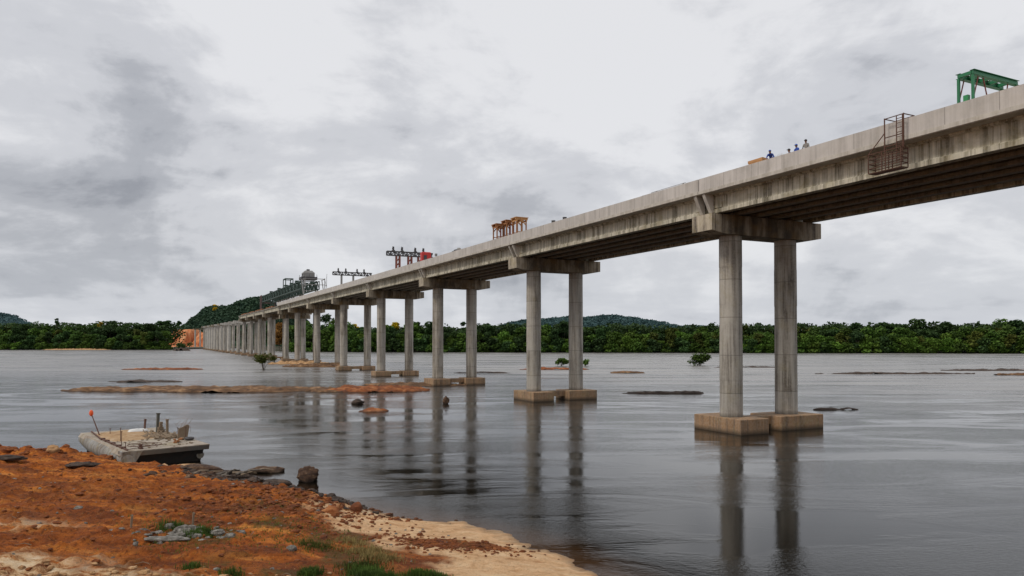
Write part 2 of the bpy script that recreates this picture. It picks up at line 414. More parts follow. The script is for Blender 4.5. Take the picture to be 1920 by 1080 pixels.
nt.put(p.inputs['Roughness'], nt.math('MULTIPLY_ADD', nt.math('MULTIPLY', open_, nt.ramp(STK, [(.40,.15),(.56,1.0)])), .34, nt.math('MULTIPLY_ADD', nt.ramp(w4, [(.42,0.0),(.60,1.0)]), .07, .015)))
h = nt.math('MULTIPLY', nt.math('MULTIPLY_ADD', nt.math('MULTIPLY_ADD', w6, .45, w2), .40, nt.math('MULTIPLY', w1, nt.math('MULTIPLY_ADD', open_, .85, .20))), patch)
h = nt.math('MULTIPLY_ADD', w4, nt.math('MULTIPLY_ADD', open_, .9, .3), h)
b = nt('ShaderNodeBump', ins={'Strength': nt.math('MULTIPLY_ADD', open_, .42, .17), 'Distance': .13, 'Height': h})
nt.l.new(b.outputs[0], p.inputs['Normal'])
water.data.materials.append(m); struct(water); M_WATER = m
water['label'] = 'wide grey brown river with ripples'

# ------------------------------------------------------------------ far bank and hills
FAR = [(-4000,1500),(-900,870),(-600,858),(-425,852),(-405,880),(-420,980),(-520,1160),(-560,1235),(-500,1240),(-440,1150),(-360,960),(-270,780),(-222,700),(-156,664),(0,628),(193,598),(400,569),(620,560),(1400,700),(4000,1500)]
mb = MB()
n = len(FAR)
for i in range(n):
    x, y = FAR[i]
    mb.v += [(x, y, -.6), (x, y+1.5, .2), (x*1.02, y+14, 1.2), (x*2.6, y+7000, 6)]
for i in range(n-1):
    for k in range(3):
        a = i*4+k; mb.f.append((a, a+4, a+5, a+1)); mb.mi.append(0); mb.sm.append(True)
m, nt, p = new_mat('far_bank_earth')
pos = nt('ShaderNodeNewGeometry').outputs['Position']
nt.put(p.inputs['Base Color'], nt.ramp(nt.noise(pos, .05, 5, .6), [(.4,(.018,.026,.010)),(.7,(.07,.05,.028))])); p.inputs['Roughness'].default_value = .95
far = mb.build('far_bank_ground', m); struct(far)

def hill(name, label, cx, cy, rx, ry, h, mat, seed, n=90, lump=14, lumph=6, pw=.8):
    X, Y = np.meshgrid(np.linspace(cx-rx, cx+rx, n), np.linspace(cy-ry, cy+ry, n))
    u = (X-cx)/rx; v = (Y-cy)/ry
    prof = np.clip(1-(u*u+v*v), 0, 1)**pw
    Z = h*prof*(.75+.5*fbm(X/rx*2.4+seed, Y/ry*2.4, 4)) + lumph*(fbm(X/lump, Y/lump, 3, .6)-.5)*(prof > .01)
    Z = np.where(prof <= .0, -3, Z)
    o = grid_mesh(name, X[0], Y[:, 0], Z); o.data.materials.append(mat); struct(o); o['label'] = label
    return o, (X, Y, Z)
M_HILL1 = foliage('hill_forest_near', (.018,.046,.028), (.046,.084,.044), bscale=.05)  # bluish tint in the green paints in some aerial haze
M_HILL2 = foliage('hill_forest_painted_haze', (.045,.092,.105), (.072,.130,.130), bscale=.02)  # aerial haze is painted in as a pale blue base colour
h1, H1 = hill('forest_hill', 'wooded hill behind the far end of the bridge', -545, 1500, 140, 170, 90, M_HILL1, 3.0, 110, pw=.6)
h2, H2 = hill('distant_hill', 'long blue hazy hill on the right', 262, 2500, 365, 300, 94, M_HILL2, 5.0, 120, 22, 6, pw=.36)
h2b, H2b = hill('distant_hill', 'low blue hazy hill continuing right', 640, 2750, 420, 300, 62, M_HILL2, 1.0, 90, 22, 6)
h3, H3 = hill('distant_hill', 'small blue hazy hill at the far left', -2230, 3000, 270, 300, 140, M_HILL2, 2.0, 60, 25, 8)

# ------------------------------------------------------------------ trees
def quads(P, size, rng, up=.6):
    """numpy arrays of leaf-clump quads at points P"""
    n = len(P); nrm = rng.normal(size=(n, 3)); nrm[:, 2] = np.abs(nrm[:, 2])+up; nrm /= np.linalg.norm(nrm, axis=1)[:, None]
    a = np.cross(nrm, rng.normal(size=(n, 3))); a /= np.linalg.norm(a, axis=1)[:, None]; b = np.cross(nrm, a)
    s = (size*rng.uniform(.6, 1.3, n))[:, None]
    k = rng.uniform(.5, .95, (n, 1))
    V = np.stack([P-a*s, P-b*s*k, P+a*s, P+b*s*k], 1)
    return V.reshape(-1, 3)
def quad_obj(name, V, mat, parent=None):
    n = len(V)//4; me = bpy.data.meshes.new(name)
    me.vertices.add(n*4); me.vertices.foreach_set('co', V.astype(np.float32).ravel())
    me.loops.add(n*4); me.loops.foreach_set('vertex_index', np.arange(n*4, dtype=np.int32))
    me.polygons.add(n); me.polygons.foreach_set('loop_start', np.arange(0, n*4, 4, dtype=np.int32)); me.polygons.foreach_set('loop_total', np.full(n, 4, dtype=np.int32))
    me.update(calc_edges=True); me.materials.append(mat)
    o = bpy.data.objects.new(name, me); COL.objects.link(o)
    if parent: o.parent = parent
    return o
M_BARK, nt, p = new_mat('bark'); v = nt('ShaderNodeTexCoord').outputs['Object']
nt.put(p.inputs['Base Color'], nt.ramp(nt.noise(nt.map(v, (3,3,.5)), 2, 4), [(.35,(.05,.04,.03)),(.7,(.20,.17,.14))])); p.inputs['Roughness'].default_value = .9
LEAF = {
 'mid': foliage('leaves_mid_green', (.026,.056,.011), (.066,.120,.018)),
 'dark': foliage('leaves_dark_green', (.016,.038,.013), (.036,.072,.018)),  # dark greens lightened to paint in distance haze
 'light': foliage('leaves_light_green', (.034,.078,.010), (.080,.140,.018)),
 'olive': foliage('leaves_olive', (.034,.050,.010), (.085,.100,.018)),
 'yellow': foliage('blossom_yellow', (.16,.14,.008), (.60,.42,.015)),
 'rust': foliage('leaves_rust', (.10,.055,.015), (.24,.13,.03)),
}
def make_tree(name, label, cat, leaf, hgt, rad, base, nlobes, nq, size, seed, group=None, flat=False, trunk_r=.35):
    rng = np.random.default_rng(seed); rd = random.Random(seed)
    t = thing(name, label, cat, (0,0,0), 0, group)
    lobes = []
    for i in range(nlobes):
        an = rd.uniform(0, 2*math.pi); q = math.sqrt(rd.random())
        z = hgt*.86 if flat else base+(hgt-base)*(.18+.74*rd.random())
        k = 1 if flat else (1-.55*((z-base)/(hgt-base))**2)
        rr = rad*q*.75*k; lr = rad*rd.uniform(.26, .46)
        lobes.append(((math.cos(an)*rr, math.sin(an)*rr, z+rd.uniform(-.05,.05)*hgt), lr))
    lobes.append(((rd.uniform(-.1,.1)*rad, 0, hgt*.84), rad*.38))
    P = []
    w_ = np.array([l[1]**2 for l in lobes]); w_ = w_/w_.sum()
    for (c, lr), k in zip(lobes, w_):
        m_ = max(8, int(nq*k)); d = rng.normal(size=(m_, 3)); d /= np.linalg.norm(d, axis=1)[:, None]
        r_ = lr*rng.uniform(.45, 1.08, m_)**.6
        pz = .42 if flat else .72
        P.append(np.array(c)+d*r_[:, None]*np.array([1, 1, pz]))
    P = np.concatenate(P); P[:, 2] = np.maximum(P[:, 2], .3)
    quad_obj('crown', quads(P, size, rng), LEAF[leaf], t)
    mb = MB(); lean = Vector((rd.uniform(-.06,.06)*hgt, rd.uniform(-.05,.05)*hgt, 0))
    mb.path([(0,0,-1.0),(0,0,base*.6)+Vector() if False else Vector((0,0,base*.6)), Vector((0,0,base+(hgt-base)*.3))+lean*.5, Vector((0,0,hgt*.8))+lean], [trunk_r*1.3, trunk_r, trunk_r*.7, trunk_r*.2], 7)
    for (c, lr) in lobes[:6]:
        mb.path([Vector((0,0,base*.7+(hgt-base)*.12)), Vector((c[0]*.6, c[1]*.6, c[2]*.78)), Vector(c)], [trunk_r*.45, trunk_r*.3, trunk_r*.1], 5, False)
    mb.build('trunk', M_BARK, t)
    return t
def far_xy(px, extra=0.0):
    """a point on the far bank seen in direction px (photo pixels), extra metres behind the waterline"""
    k = (px-960)/1353.5
    for (ax, ay), (bx, by) in zip(FAR[:-1], FAR[1:]):
        fa = ax-k*ay; fb = bx-k*by
        if (fa <= 0) != (fb <= 0):
            t = fa/(fa-fb); y = ay+(by-ay)*t; y2 = y+extra
            return k*y2, y2
    return k*900, 900
# prototypes (first copies are placed, the rest are copies of them)
protos = []
spec = [('riverside_tree','mid',21,8.0,2.0,13,1500,.95),('riverside_tree','dark',24,8.5,2.5,13,1500,1.0),('riverside_tree','light',17,8.0,1.0,13,1500,.9),
        ('riverside_tree','mid',19,9.5,1.5,15,1600,1.0),('riverside_tree','olive',20,7.5,3,11,1300,.95),('riverside_tree','light',14,7.0,.6,11,1300,.85),('riverside_tree','dark',20,9,1,14,1500,1.0)]
TL = {'mid':'mid green bushy tree in the dense row on the far bank','dark':'dark green tree in the dense row on the far bank','light':'fresh light green tree in the dense row on the far bank','olive':'dull olive green tree in the dense row on the far bank'}
for i, (nm, lf, hg, rd_, bs, nl, nq, sz) in enumerate(spec):
    protos.append(make_tree(nm, TL[lf], 'tree', lf, hg, rd_, bs, nl, nq, sz, 100+i, 'trees along the far river bank'))
placed = [False]*len(protos); rt = random.Random(5)
def put_tree(x, y, z, k=None, sc=1.0):
    k = rt.randrange(len(protos)) if k is None else k
    s = sc*rt.uniform(.86, 1.14); scl = (s*rt.uniform(.9,1.15), s*rt.uniform(.9,1.15), s)
    if not placed[k]:
        placed[k] = True; o = protos[k]; o.location = (x, y, z); o.scale = scl; o.rotation_euler = (0,0,rt.uniform(0,6.28)); return o
    return dup(protos[k], (x, y, z), rt.uniform(0, 6.28), scl)
# left bank
for row, (ex, step, sc) in enumerate(((4, 17, .95), (17, 19, 1.16), (34, 22, 1.28))):
    px = -40+row*6
    while px < 316:
        x, y = far_xy(px, ex+rt.uniform(-2, 3)); put_tree(x, y, 1.0, rt.choice((0,1,6,3,4,2) if row else (0,1,3,6,5)), sc*(1.0 if px < 250 else 1.05)); px += step*rt.uniform(.8, 1.2)
# right bank
for row, (ex, step, sc) in enumerate(((3, 17, .84), (14, 20, 1.08), (28, 25, 1.16))):
    px = 545+row*7
    while px < 1990:
        x, y = far_xy(px, ex+rt.uniform(-2, 3))
        k = rt.choice((0,1,2,3,6,5) if px < 1150 else (0,2,3,5,2,6,4))
        if row == 2 and px > 1380: k = rt.choice((0,4,3,1,0))
        s2 = sc*(1.0 if px < 800 else .90 if px < 1150 else .86)
        if px < 700: s2 *= 1.08
        put_tree(x, y, 1.0, k, s2); px += step*rt.uniform(.8, 1.2)
SB = []
for i, (lf, hg, rd_, lb) in enumerate((('mid', 8.5, 7.0, 'mid green shrub hanging over the waterline of the far bank'), ('light', 7.0, 6.0, 'light green shrub hanging over the waterline of the far bank'), ('dark', 9.5, 6.5, 'dark green shrub hanging over the waterline of the far bank'))):
    SB.append(make_tree('riverside_shrub', lb, 'shrub', lf, hg, rd_, 0, 14, 1300, .85, 150+i, 'shrubs along the far river bank', trunk_r=.15))
used_s = [False]*3
def put_shrub(px, k):
    x, y = far_xy(px, rt.uniform(-1.0, 2.5)); s = rt.uniform(.85, 1.25); sc_ = (s*1.25, s, s)
    if not used_s[k]: used_s[k] = True; o = SB[k]; o.location = (x, y, -.3); o.scale = sc_
    else: dup(SB[k], (x, y, -.3), rt.uniform(0, 6.28), sc_)
px = -30
while px < 318: put_shrub(px, rt.choice((0, 2, 2, 0, 1))); px += rt.uniform(9, 14)
px = 545
while px < 1985: put_shrub(px, rt.choice((0, 2, 2, 1) if px < 1250 else (0, 1, 1, 2))); px += rt.uniform(11, 17)
# trees between the piers of the far end
for px, ex, s_ in ((392,20,1.2),(415,10,1.2),(438,12,1.25),(462,12,1.1),(488,8,1.0),(508,6,1.0)):
    x, y = far_xy(px, ex); put_tree(x, y, 1.5, rt.choice((0,1,6)), s_)
# singular trees
def special(label, leaf, px, ex, hgt, rad, base, flat, seed, nl=9, nq=900, sz=.9, name='emergent_tree'):
    t = make_tree(name, label, 'tree', leaf, hgt, rad, base, nl, nq, sz, seed, None, flat)
    x, y = far_xy(px, ex); t.location = (x, y, 1.0); return t
special('tall umbrella crowned tree standing above the right end of the left wood', 'dark', 309, 24, 37, 9, 22, True, 301, 12, 1100)
special('flat topped tree above the left wood with sky under its crown', 'dark', 208, 40, 37, 8.5, 26, True, 302)
special('thin tall tree with a small tufted crown above the left wood', 'dark', 105, 30, 38, 3.2, 26, False, 303, 6, 420)
special('low flat crown poking above the left wood, left of the flat topped tree', 'dark', 148, 44, 33, 6, 24, True, 304, 7, 500)
special('yellow green tree in front of the left wood near the red cut', 'olive', 272, 1, 19, 8, 1.5, False, 305, 12, 1500)
special('pale yellow blossoming tree on top of the left wood', 'yellow', 187, 36, 33, 5, 20, False, 306, 7, 500)
special('bright yellow blossoming tree seen between the fourth pier columns', 'yellow', 740, 40, 27, 6.5, 15, False, 307, 9, 900)
special('small yellow blossoming tree seen between the fifth pier columns', 'yellow', 668, 44, 26, 4.2, 17, False, 308, 6, 500)
special('rust brown leaved tree beside the columns of the far piers', 'rust', 524, 2, 27, 9.5, 1, False, 309, 16, 2200)
special('dark round tree rising above the right wood', 'dark', 1418, 40, 25, 8, 8, False, 310)
special('dark broad tree rising above the wood at the far right', 'mid', 1880, 36, 26, 11, 6, False, 311, 12, 1500)
special('dark spreading tree rising above the wood right of the near pier', 'dark', 1684, 36, 25, 10, 6, False, 312, 12, 1200)
special('dark tree above the wood left of the near pier', 'dark', 1330, 42, 24, 6, 10, False, 313)
special('dark pointed tree behind the third pier', 'dark', 868, 50, 30, 6, 10, False, 314)
special('dark pointed tree left of the third pier', 'dark', 783, 50, 30, 5.5, 12, False, 315)
special('dark tree just right of the third pier', 'dark', 912, 46, 26, 5.5, 10, False, 316)
special('dark bushy tree beyond the sixth pier', 'dark', 612, 44, 36, 9, 8, False, 317, 12, 1200)
# canopy masses: woods behind the rows and the forest on the hills
def canopy_band(name, pts, mat, label, size, hlo, hhi, depth, dens, seed):
    rng = np.random.default_rng(seed); P = []
    for (x0, y0), (x1, y1) in zip(pts[:-1], pts[1:]):
        L = math.hypot(x1-x0, y1-y0); n_ = int(L*dens); t = rng.random(n_); d = rng.random(n_)
        x = x0+(x1-x0)*t; y = y0+(y1-y0)*t+d*depth
        top = hlo+(hhi-hlo)*fbm(x/16+seed, y/16, 3)*1.1
        z = top*np.sqrt(rng.random(n_)); P.append(np.stack([x, y, z], 1))
    P = np.concatenate(P); o = quad_obj(name, quads(P, size, rng), mat); tag(o, label, 'wood', None, 'stuff'); return o
canopy_band('wood', [(-640,885),(-418,875)], LEAF['dark'], 'dark wood behind the trees of the left far bank', 1.5, 24, 36, 50, 70, 41)
canopy_band('wood', [(-240,745),(-150,690),(0,654),(193,623),(400,594),(640,584)], LEAF['dark'], 'dark wood behind the trees of the right far bank', 1.4, 17, 28, 40, 70, 42)
def hill_canopy(G, mat, label, n_, size, seed, lift=3):
    X, Y, Z = G; rng = np.random.default_rng(seed)
    # favour the slope that faces the river
    i = (rng.random(n_*2)*(X.shape[0]-2)*.72).astype(int); j = (rng.random(n_*2)*(X.shape[1]-2)).astype(int)
    fx = rng.random(n_*2); fy = rng.random(n_*2)
    x = X[i, j]*(1-fx)+X[i, j+1]*fx; y = Y[i, j]*(1-fy)+Y[i+1, j]*fy; z = (Z[i, j]+Z[i+1, j+1])/2
    ok = z > 1; x, y, z = x[ok], y[ok], z[ok]
    bumpy = (fbm(x/11+seed, y/11, 3, .6)-.25)*lift*3
    P = np.stack([x, y, z+bumpy+rng.uniform(-1.5, 1.5, len(x))], 1)[:n_]
    o = quad_obj('forest', quads(P, size, rng), mat); tag(o, label, 'forest', None, 'stuff')
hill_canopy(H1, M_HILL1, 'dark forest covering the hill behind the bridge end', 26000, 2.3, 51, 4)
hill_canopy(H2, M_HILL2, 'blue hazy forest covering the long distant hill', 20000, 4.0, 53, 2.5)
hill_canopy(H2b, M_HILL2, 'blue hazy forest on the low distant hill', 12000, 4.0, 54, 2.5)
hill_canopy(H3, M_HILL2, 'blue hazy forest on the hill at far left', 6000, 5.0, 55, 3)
def hill_tree(label, G, px, fracy, leaf, hgt, rad, seed):
    X, Y, Z = G; jj = int(fracy*(X.shape[0]-1)); y = Y[jj, 0]; x = (px-960)/1353.5*y
    ii = int(np.clip((x-X[0,0])/(X[0,-1]-X[0,0])*(X.shape[1]-1), 0, X.shape[1]-1))
    t = make_tree('hillside_tree', label, 'tree', leaf, hgt, rad, 5, 10, 800, 1.5, seed); t.location = (x, y, Z[jj, ii]-1)
hill_tree('yellow green blossoming tree on the hillside above the bridge end', H1, 404, .30, 'yellow', 10, 6, 401)
hill_tree('yellow flowering tree near the top left of the wooded hill', H1, 403, .50, 'yellow', 9, 7, 402)
hill_tree('dark tree on the left foot of the wooded hill', H1, 336, .30, 'dark', 22, 6, 403)

# red earth cutting of the far abutment
m, nt, p = new_mat('orange_cut_earth'); pos = nt('ShaderNodeNewGeometry').outputs['Position']
nt.put(p.inputs['Base Color'], nt.ramp(nt.noise(nt.map(pos, (1,1,.3)), .12, 6, .65, .4), [(.35,(.28,.07,.025)),(.5,(.50,.17,.06)),(.66,(.62,.32,.16))])); p.inputs['Roughness'].default_value = .95
bump(nt, p, nt.noise(pos, .4, 5), .8, 1.5)
def cut(label, x0, x1, y0, y1, ztop, seed):
    X, Y = np.meshgrid(np.linspace(x0, x1, 40), np.linspace(y0, y1, 30))
    v = (Y-y0)/(y1-y0); u = (X-x0)/(x1-x0)
    Z = ztop*sstep(0, .55, v+(fbm(X*.07+seed, Y*.07, 4)-.5)*.4)*np.minimum(1, 6*u)*np.minimum(1, 6*(1-u))+fbm(X*.15, Y*.15, 4)*3-1.5
    o = grid_mesh('earth_cutting', X[0], Y[:, 0], Z); o.data.materials.append(m); struct(o); o['label'] = label
cut('orange earth cutting beside the far bridge end', -592, -546, 1205, 1285, 31, 1)
cut('low orange earth slope under the far bridge end', -548, -515, 1205, 1285, 26, 5)
cut('low red earth flat by the water', -600, -515, 1165, 1215, 3, 9)

# ------------------------------------------------------------------ the bridge
M_COL = concrete('column_concrete', (.42,.385,.33), (.09,.07,.05), .85, rings=3.72, lichen=.4, wet=(1.3, 1.9))
M_CAP = concrete('crosshead_concrete', (.50,.43,.32), (.05,.032,.018), .8, lichen=.7, cap=True)
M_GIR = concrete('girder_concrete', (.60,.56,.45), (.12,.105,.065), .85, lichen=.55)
M_INN = concrete('inner_girder_shaded_concrete', (.20,.165,.12), (.07,.055,.04), .6, lichen=.4)  # girder concrete darkened to paint in the shade under the deck
M_PAR = concrete('parapet_concrete', (.56,.525,.50), (.26,.24,.22), .38, joints=3.49, lichen=.10)
M_SLAB = concrete('deck_slab_concrete', (.52,.49,.44), (.26,.23,.19), .5, lichen=.2)
M_FOOT = concrete('footing_concrete', (.33,.18,.08), (.055,.028,.012), .6, warm=.1, lichen=.5, wet=(.05, .5))
M_PALE = concrete('pale_pier_concrete', (.50,.47,.42), (.20,.17,.13), .6, rings=3.72, lichen=.15, wet=(0, 1.2))

bridge = thing('bridge', 'long unfinished concrete girder bridge on twin round columns crossing the river', 'bridge', (X0, Y0, 0), A)

def crosshead(mb, t, zt, o0=-3.6, o1=11.0, hw=1.42, lift=0.0):
    a = .28
    prof = [(o0, zt+a), (o0+1.5, zt), (o1-1.5, zt), (o1, zt+a), (o1, zt+1.85), (o0, zt+1.85)]
    mb.prism(prof, lambda o, z: (o, t-hw, z), lambda o, z: (o, t+hw, z))
    for k in range(6):                                    # bearing pads, two rows
        oc = -2.45+k*2.46
        for s in (-1, 1): mb.box(oc-.25, oc+.25, t+s*.85-.25, t+s*.85+.25, zt+1.853, zt+1.96)
def chamfer_box(mb, x0, x1, y0, y1, z0, z1, c=.06):
    mb.box(x0, x1, y0, y1, z0, z1-c)
    vs = [(x0,y0,z1-c),(x1,y0,z1-c),(x1,y1,z1-c),(x0,y1,z1-c),(x0+c,y0+c,z1),(x1-c,y0+c,z1),(x1-c,y1-c,z1),(x0+c,y1-c,z1)]
    mb.add(vs, [(4,5,6,7),(0,1,5,4),(1,2,6,5),(2,3,7,6),(3,0,4,7)])
FOOT = {0: ((-1.8,1.9,-3,3.4),(5.0,9.8,-2.3,2.3)), 1: ((-1.6,1.9,-3.0,3.6),(4.5,10.3,-2.1,2.1)), 2: ((-1.6,1.8,-3.0,3.6),(5.0,9.9,-2.1,2.1)), 3: ((-1.9,1.9,-2.8,3.0),(5.4,9.6,-2.1,2.1))}
def pier(idx, t, par, top_mat=None, col_mat=None, root=None, far=False, zoff=0.0, ztip=None):
    """crosshead with its columns, footings and tie beam; all coordinates in the bridge frame"""
    zt = (zc(t) if ztip is None else ztip)+zoff; cm = col_mat or M_COL
    mb = MB(); crosshead(mb, t, zt)
    if idx == 8: mb.box(-3.0, 10.4, t-.9, t+1.40, zt-1.75, zt-.003)
    head = mb.build('pier' if root is None else 'crosshead', top_mat or M_CAP, par)
    tgt = head if root is None else par
    for o in (0, SEP):
        mc = MB(); seg = 28 if not far else 14
        k = 0; z = 1.3
        bot = 1.3; zz_ = [bot]; 
        while zz_[-1] < zt-.05: zz_.append(min(zt-.001 if idx != 8 else zt-1.75, zz_[-1]+3.72)) if zz_[-1] < (zt-2 if idx == 8 else zt-.05) else zz_.append(zt)
        zz_ = [q for q in zz_ if q <= zt]
        if idx == 8: zz_ = [bot, 5, 8.7, 12.4, 16.1, zt-1.752]
        for q0, q1 in zip(zz_[:-1], zz_[1:]):
            r0 = 1.10+random.uniform(-.012, .012)
            mc.tube((o, t, q0), (o, t, q1), r0+.004, r0-.004, seg, False)
        cobj = mc.build('column', cm, tgt)
    f = FOOT.get(idx, ((-2.0,2.0,-2.3,2.3),(5.4,9.4,-2.1,2.1)))
    for (a0, a1, b0, b1) in f:
        mf = MB(); chamfer_box(mf, a0, a1, t+b0, t+b1, -1.5, 1.43+random.uniform(-.03,.03)); mf.build('footing', M_FOOT, tgt)
    mt = MB(); mt.box(f[0][1]+.003, f[1][0]-.003, t-.75, t+.75, .55, 1.36); mt.build('tie_beam', M_FOOT, tgt)
    return head
T = {n: (n-1)*S for n in range(-1, 31)}; T[8] = 6.7*S
for n in range(0, 13): pier(n, T[n], bridge, zoff=0)

GZ = 1.96                                                  # girder soffit above column top
def girder_profile(oc, z0, endblock=False):
    W = .36
    if endblock:
        return [(oc-W, z0), (oc+W, z0), (oc+W, z0+1.80), (oc-W, z0+1.80)]
    return [(oc-W,z0),(oc+W,z0),(oc+W,z0+.26),(oc+.12,z0+.50),(oc+.12,z0+1.50),(oc+.48,z0+1.66),(oc+.48,z0+1.80),(oc-.48,z0+1.80),(oc-.48,z0+1.66),(oc-.12,z0+1.50),(oc-.12,z0+.50),(oc-W,z0+.26)]
def edge_profile(oc, z0):
    """the outermost girders: deep web close to the flange face"""
    s = -1 if oc < 3 else 1
    P = [(oc-s*-.36, 0), (oc+s*-.36, 0)]
    return [(oc-.38,z0),(oc+.38,z0),(oc+.38,z0+.34),(oc+.26,z0+.46),(oc+.26,z0+1.55),(oc+.50,z0+1.68),(oc+.50,z0+1.80),(oc-.50,z0+1.80),(oc-.50,z0+1.68),(oc-.26,z0+1.55),(oc-.26,z0+.46),(oc-.38,z0+.34)]
def span(ta, tb, finished=True, first=False):
    za, zb_ = zc(ta), zc(tb)
    zl = lambda t: za+(zb_-za)*(t-ta)/(tb-ta)
    g = .42
    a, b_ = ta+g, tb-g
    ms = MB()
    if finished:
        prof = [(-3.95, 3.74), (11.35, 3.74), (11.45, 3.80), (11.45, 4.10), (-4.05, 4.10), (-4.05, 3.80)]
        ms.prism(prof, lambda o, z: (o, ta+.03, z+zl(ta)), lambda o, z: (o, tb-.03, z+zl(tb)))
    else:
        prof = [(-3.3, 3.765), (10.7, 3.765), (10.7, 3.90), (-3.3, 3.90)]
        ms.prism(prof, lambda o, z: (o, ta+.1, z+zl(ta)), lambda o, z: (o, tb-.1, z+zl(tb)))
    slab = ms.build('deck_slab', M_SLAB if finished else M_SLAB, bridge)
    for k in range(6):
        oc = -2.45+k*2.46
        outer = k in (0, 5)
        mg = MB(); pf = edge_profile if outer else girder_profile
        P = pf(oc, 0)
        mg.prism(P, lambda o, z: (o, a, z+zl(a)+GZ), lambda o, z: (o, b_, z+zl(b_)+GZ))
        if outer:
            s = -1 if k == 0 else 1
            for (e0, e1) in ((a+.35, a+1.5), (b_-1.5, b_-.35)):
                mg.prism([(oc+s*.255, 0.47), (oc+s*.372, .47), (oc+s*.372, 1.56), (oc+s*.255, 1.56)], lambda o, z: (o, e0, z+zl(e0)+GZ), lambda o, z: (o, e1, z+zl(e1)+GZ))
            for q in (.27, .5, .73):
                tq = a+(b_-a)*q
                mg.box(min(oc+s*.255, oc+s*.30), max(oc+s*.255, oc+s*.30), tq-.12, tq+.12, zl(tq)+GZ+.47, zl(tq)+GZ+1.56)
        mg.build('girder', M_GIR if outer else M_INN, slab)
    # end diaphragms carried out as brackets under the slab edge
    for td in (ta+.62, tb-.62):
        for s in (-1, 1):
            md = MB(); z = zl(td)
            i_, j_ = (-2.84, -3.92) if s < 0 else (10.24, 11.32)
            md.prism([(i_, z+GZ+.05), (i_, z+GZ+1.775), (j_, z+GZ+1.775), (j_+(.12 if s < 0 else -.12), z+GZ+1.45), (i_+(-.25 if s < 0 else .25), z+GZ+.05)], lambda o, zz: (o, td-.2, zz), lambda o, zz: (o, td+.2, zz))
            recalc(md.build('bracket', M_SLAB, slab))
        md = MB()
        for k in range(5):
            oc = -2.45+k*2.46; md.box(oc+.37, oc+2.08, td-.15, td+.15, zl(td)+GZ+.3, zl(td)+GZ+1.6)
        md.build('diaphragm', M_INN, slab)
    if finished:
        for s in (-1, 1):
            mp = MB()
            if s < 0: P = [(-4.0, 4.103), (-3.55, 4.103), (-3.62, 4.35), (-3.76, 4.6), (-3.80, 5.29), (-4.0, 5.29)]
            else: P = [(11.4, 4.103), (11.4, 5.29), (11.2, 5.29), (11.16, 4.6), (11.02, 4.35), (10.95, 4.103)]
            mp.prism(P, lambda o, z: (o, ta+.05, z+zl(ta)), lambda o, z: (o, tb-.05, z+zl(tb)))
            recalc(mp.build('parapet', M_PAR, slab))
    return slab
span(T[-1], T[0]); span(T[0], T[1])
for n in range(1, 8): span(T[n], T[n+1])
for n in range(8, 12): span(T[n], T[n+1], False)
pier(-1, T[-1], bridge)

# piers that still wait for their deck
first = None
def free_pier(t, label, group, ztip=None):
    r = thing('bridge_pier', label, 'bridge pier', at(0, t), A, group)
    # build around the pier's own base
    zt = zc(t) if ztip is None else ztip
    pm = M_PALE if random.random() < .55 else M_COL
    mb = MB(); crosshead(mb, 0, zt); mb.build('crosshead', M_PALE if random.random() < .6 else M_CAP, r)
    for o in (0, SEP):
        mc = MB(); rc = random.uniform(1.05, 1.28); mc.tube((o,0,1.3),(o,0,zt-.001), rc, rc, 16, False); mc.build('column', pm, r)
    for o in (0, SEP):
        mf = MB(); chamfer_box(mf, o-2.1, o+2.1, -2.2, 2.2, -1.5, 1.43); mf.build('footing', M_FOOT, r)
    mt = MB(); mt.box(2.103, SEP-2.103, -.75, .75, .55, 1.36); mt.build('tie_beam', M_FOOT, r)
    return r
for n in range(13, 25): free_pier(T[n], 'pale twin column pier with bare crosshead in the far row without a deck', 'bridge piers still without a deck', zc(T[n])-.4)
free_pier(29.4*S, 'lone pale twin column pier before the orange cutting, apart from the others', None, 29.6)

# reinforcement and formwork on the bare girders
M_FORM = paint('timber_formwork', (.30,.13,.05), .85, .5, scale=1.2)
M_RUST = paint('rusty_steel', (.09,.04,.025), .8, .6, scale=4, rustcol=(.07,.03,.02))
M_REDRUST = paint('red_oxide_steel', (.20,.06,.045), .8, .5, scale=4, rustcol=(.08,.035,.02))
M_WOODB = paint('raw_timber', (.42,.22,.09), .85, .35, scale=1.5, rustcol=(.18,.09,.04))
M_GREEN = paint('green_paint', (.012,.15,.06), .45, .25, scale=2, rustcol=(.02,.04,.02))
M_GREEN2 = paint('bright_green_paint', (.02,.22,.07), .45, .2, scale=2, rustcol=(.02,.06,.03))
M_DKGRN = paint('dark_green_steel', (.018,.045,.033), .55, .3, scale=.8, rustcol=(.03,.03,.02))
M_DARK = paint('dark_steel', (.035,.036,.04), .55, .3, scale=2)
M_GREY = paint('grey_painted_steel', (.20,.20,.195), .6, .3, scale=1)
M_WHITEP = paint('off_white_sheet', (.62,.62,.60), .6, .25, scale=1)
M_REDP = paint('red_paint', (.42,.018,.014), .5, .2, scale=1)
M_ORANGE = paint('orange_plastic', (.75,.10,.02), .5, .1)
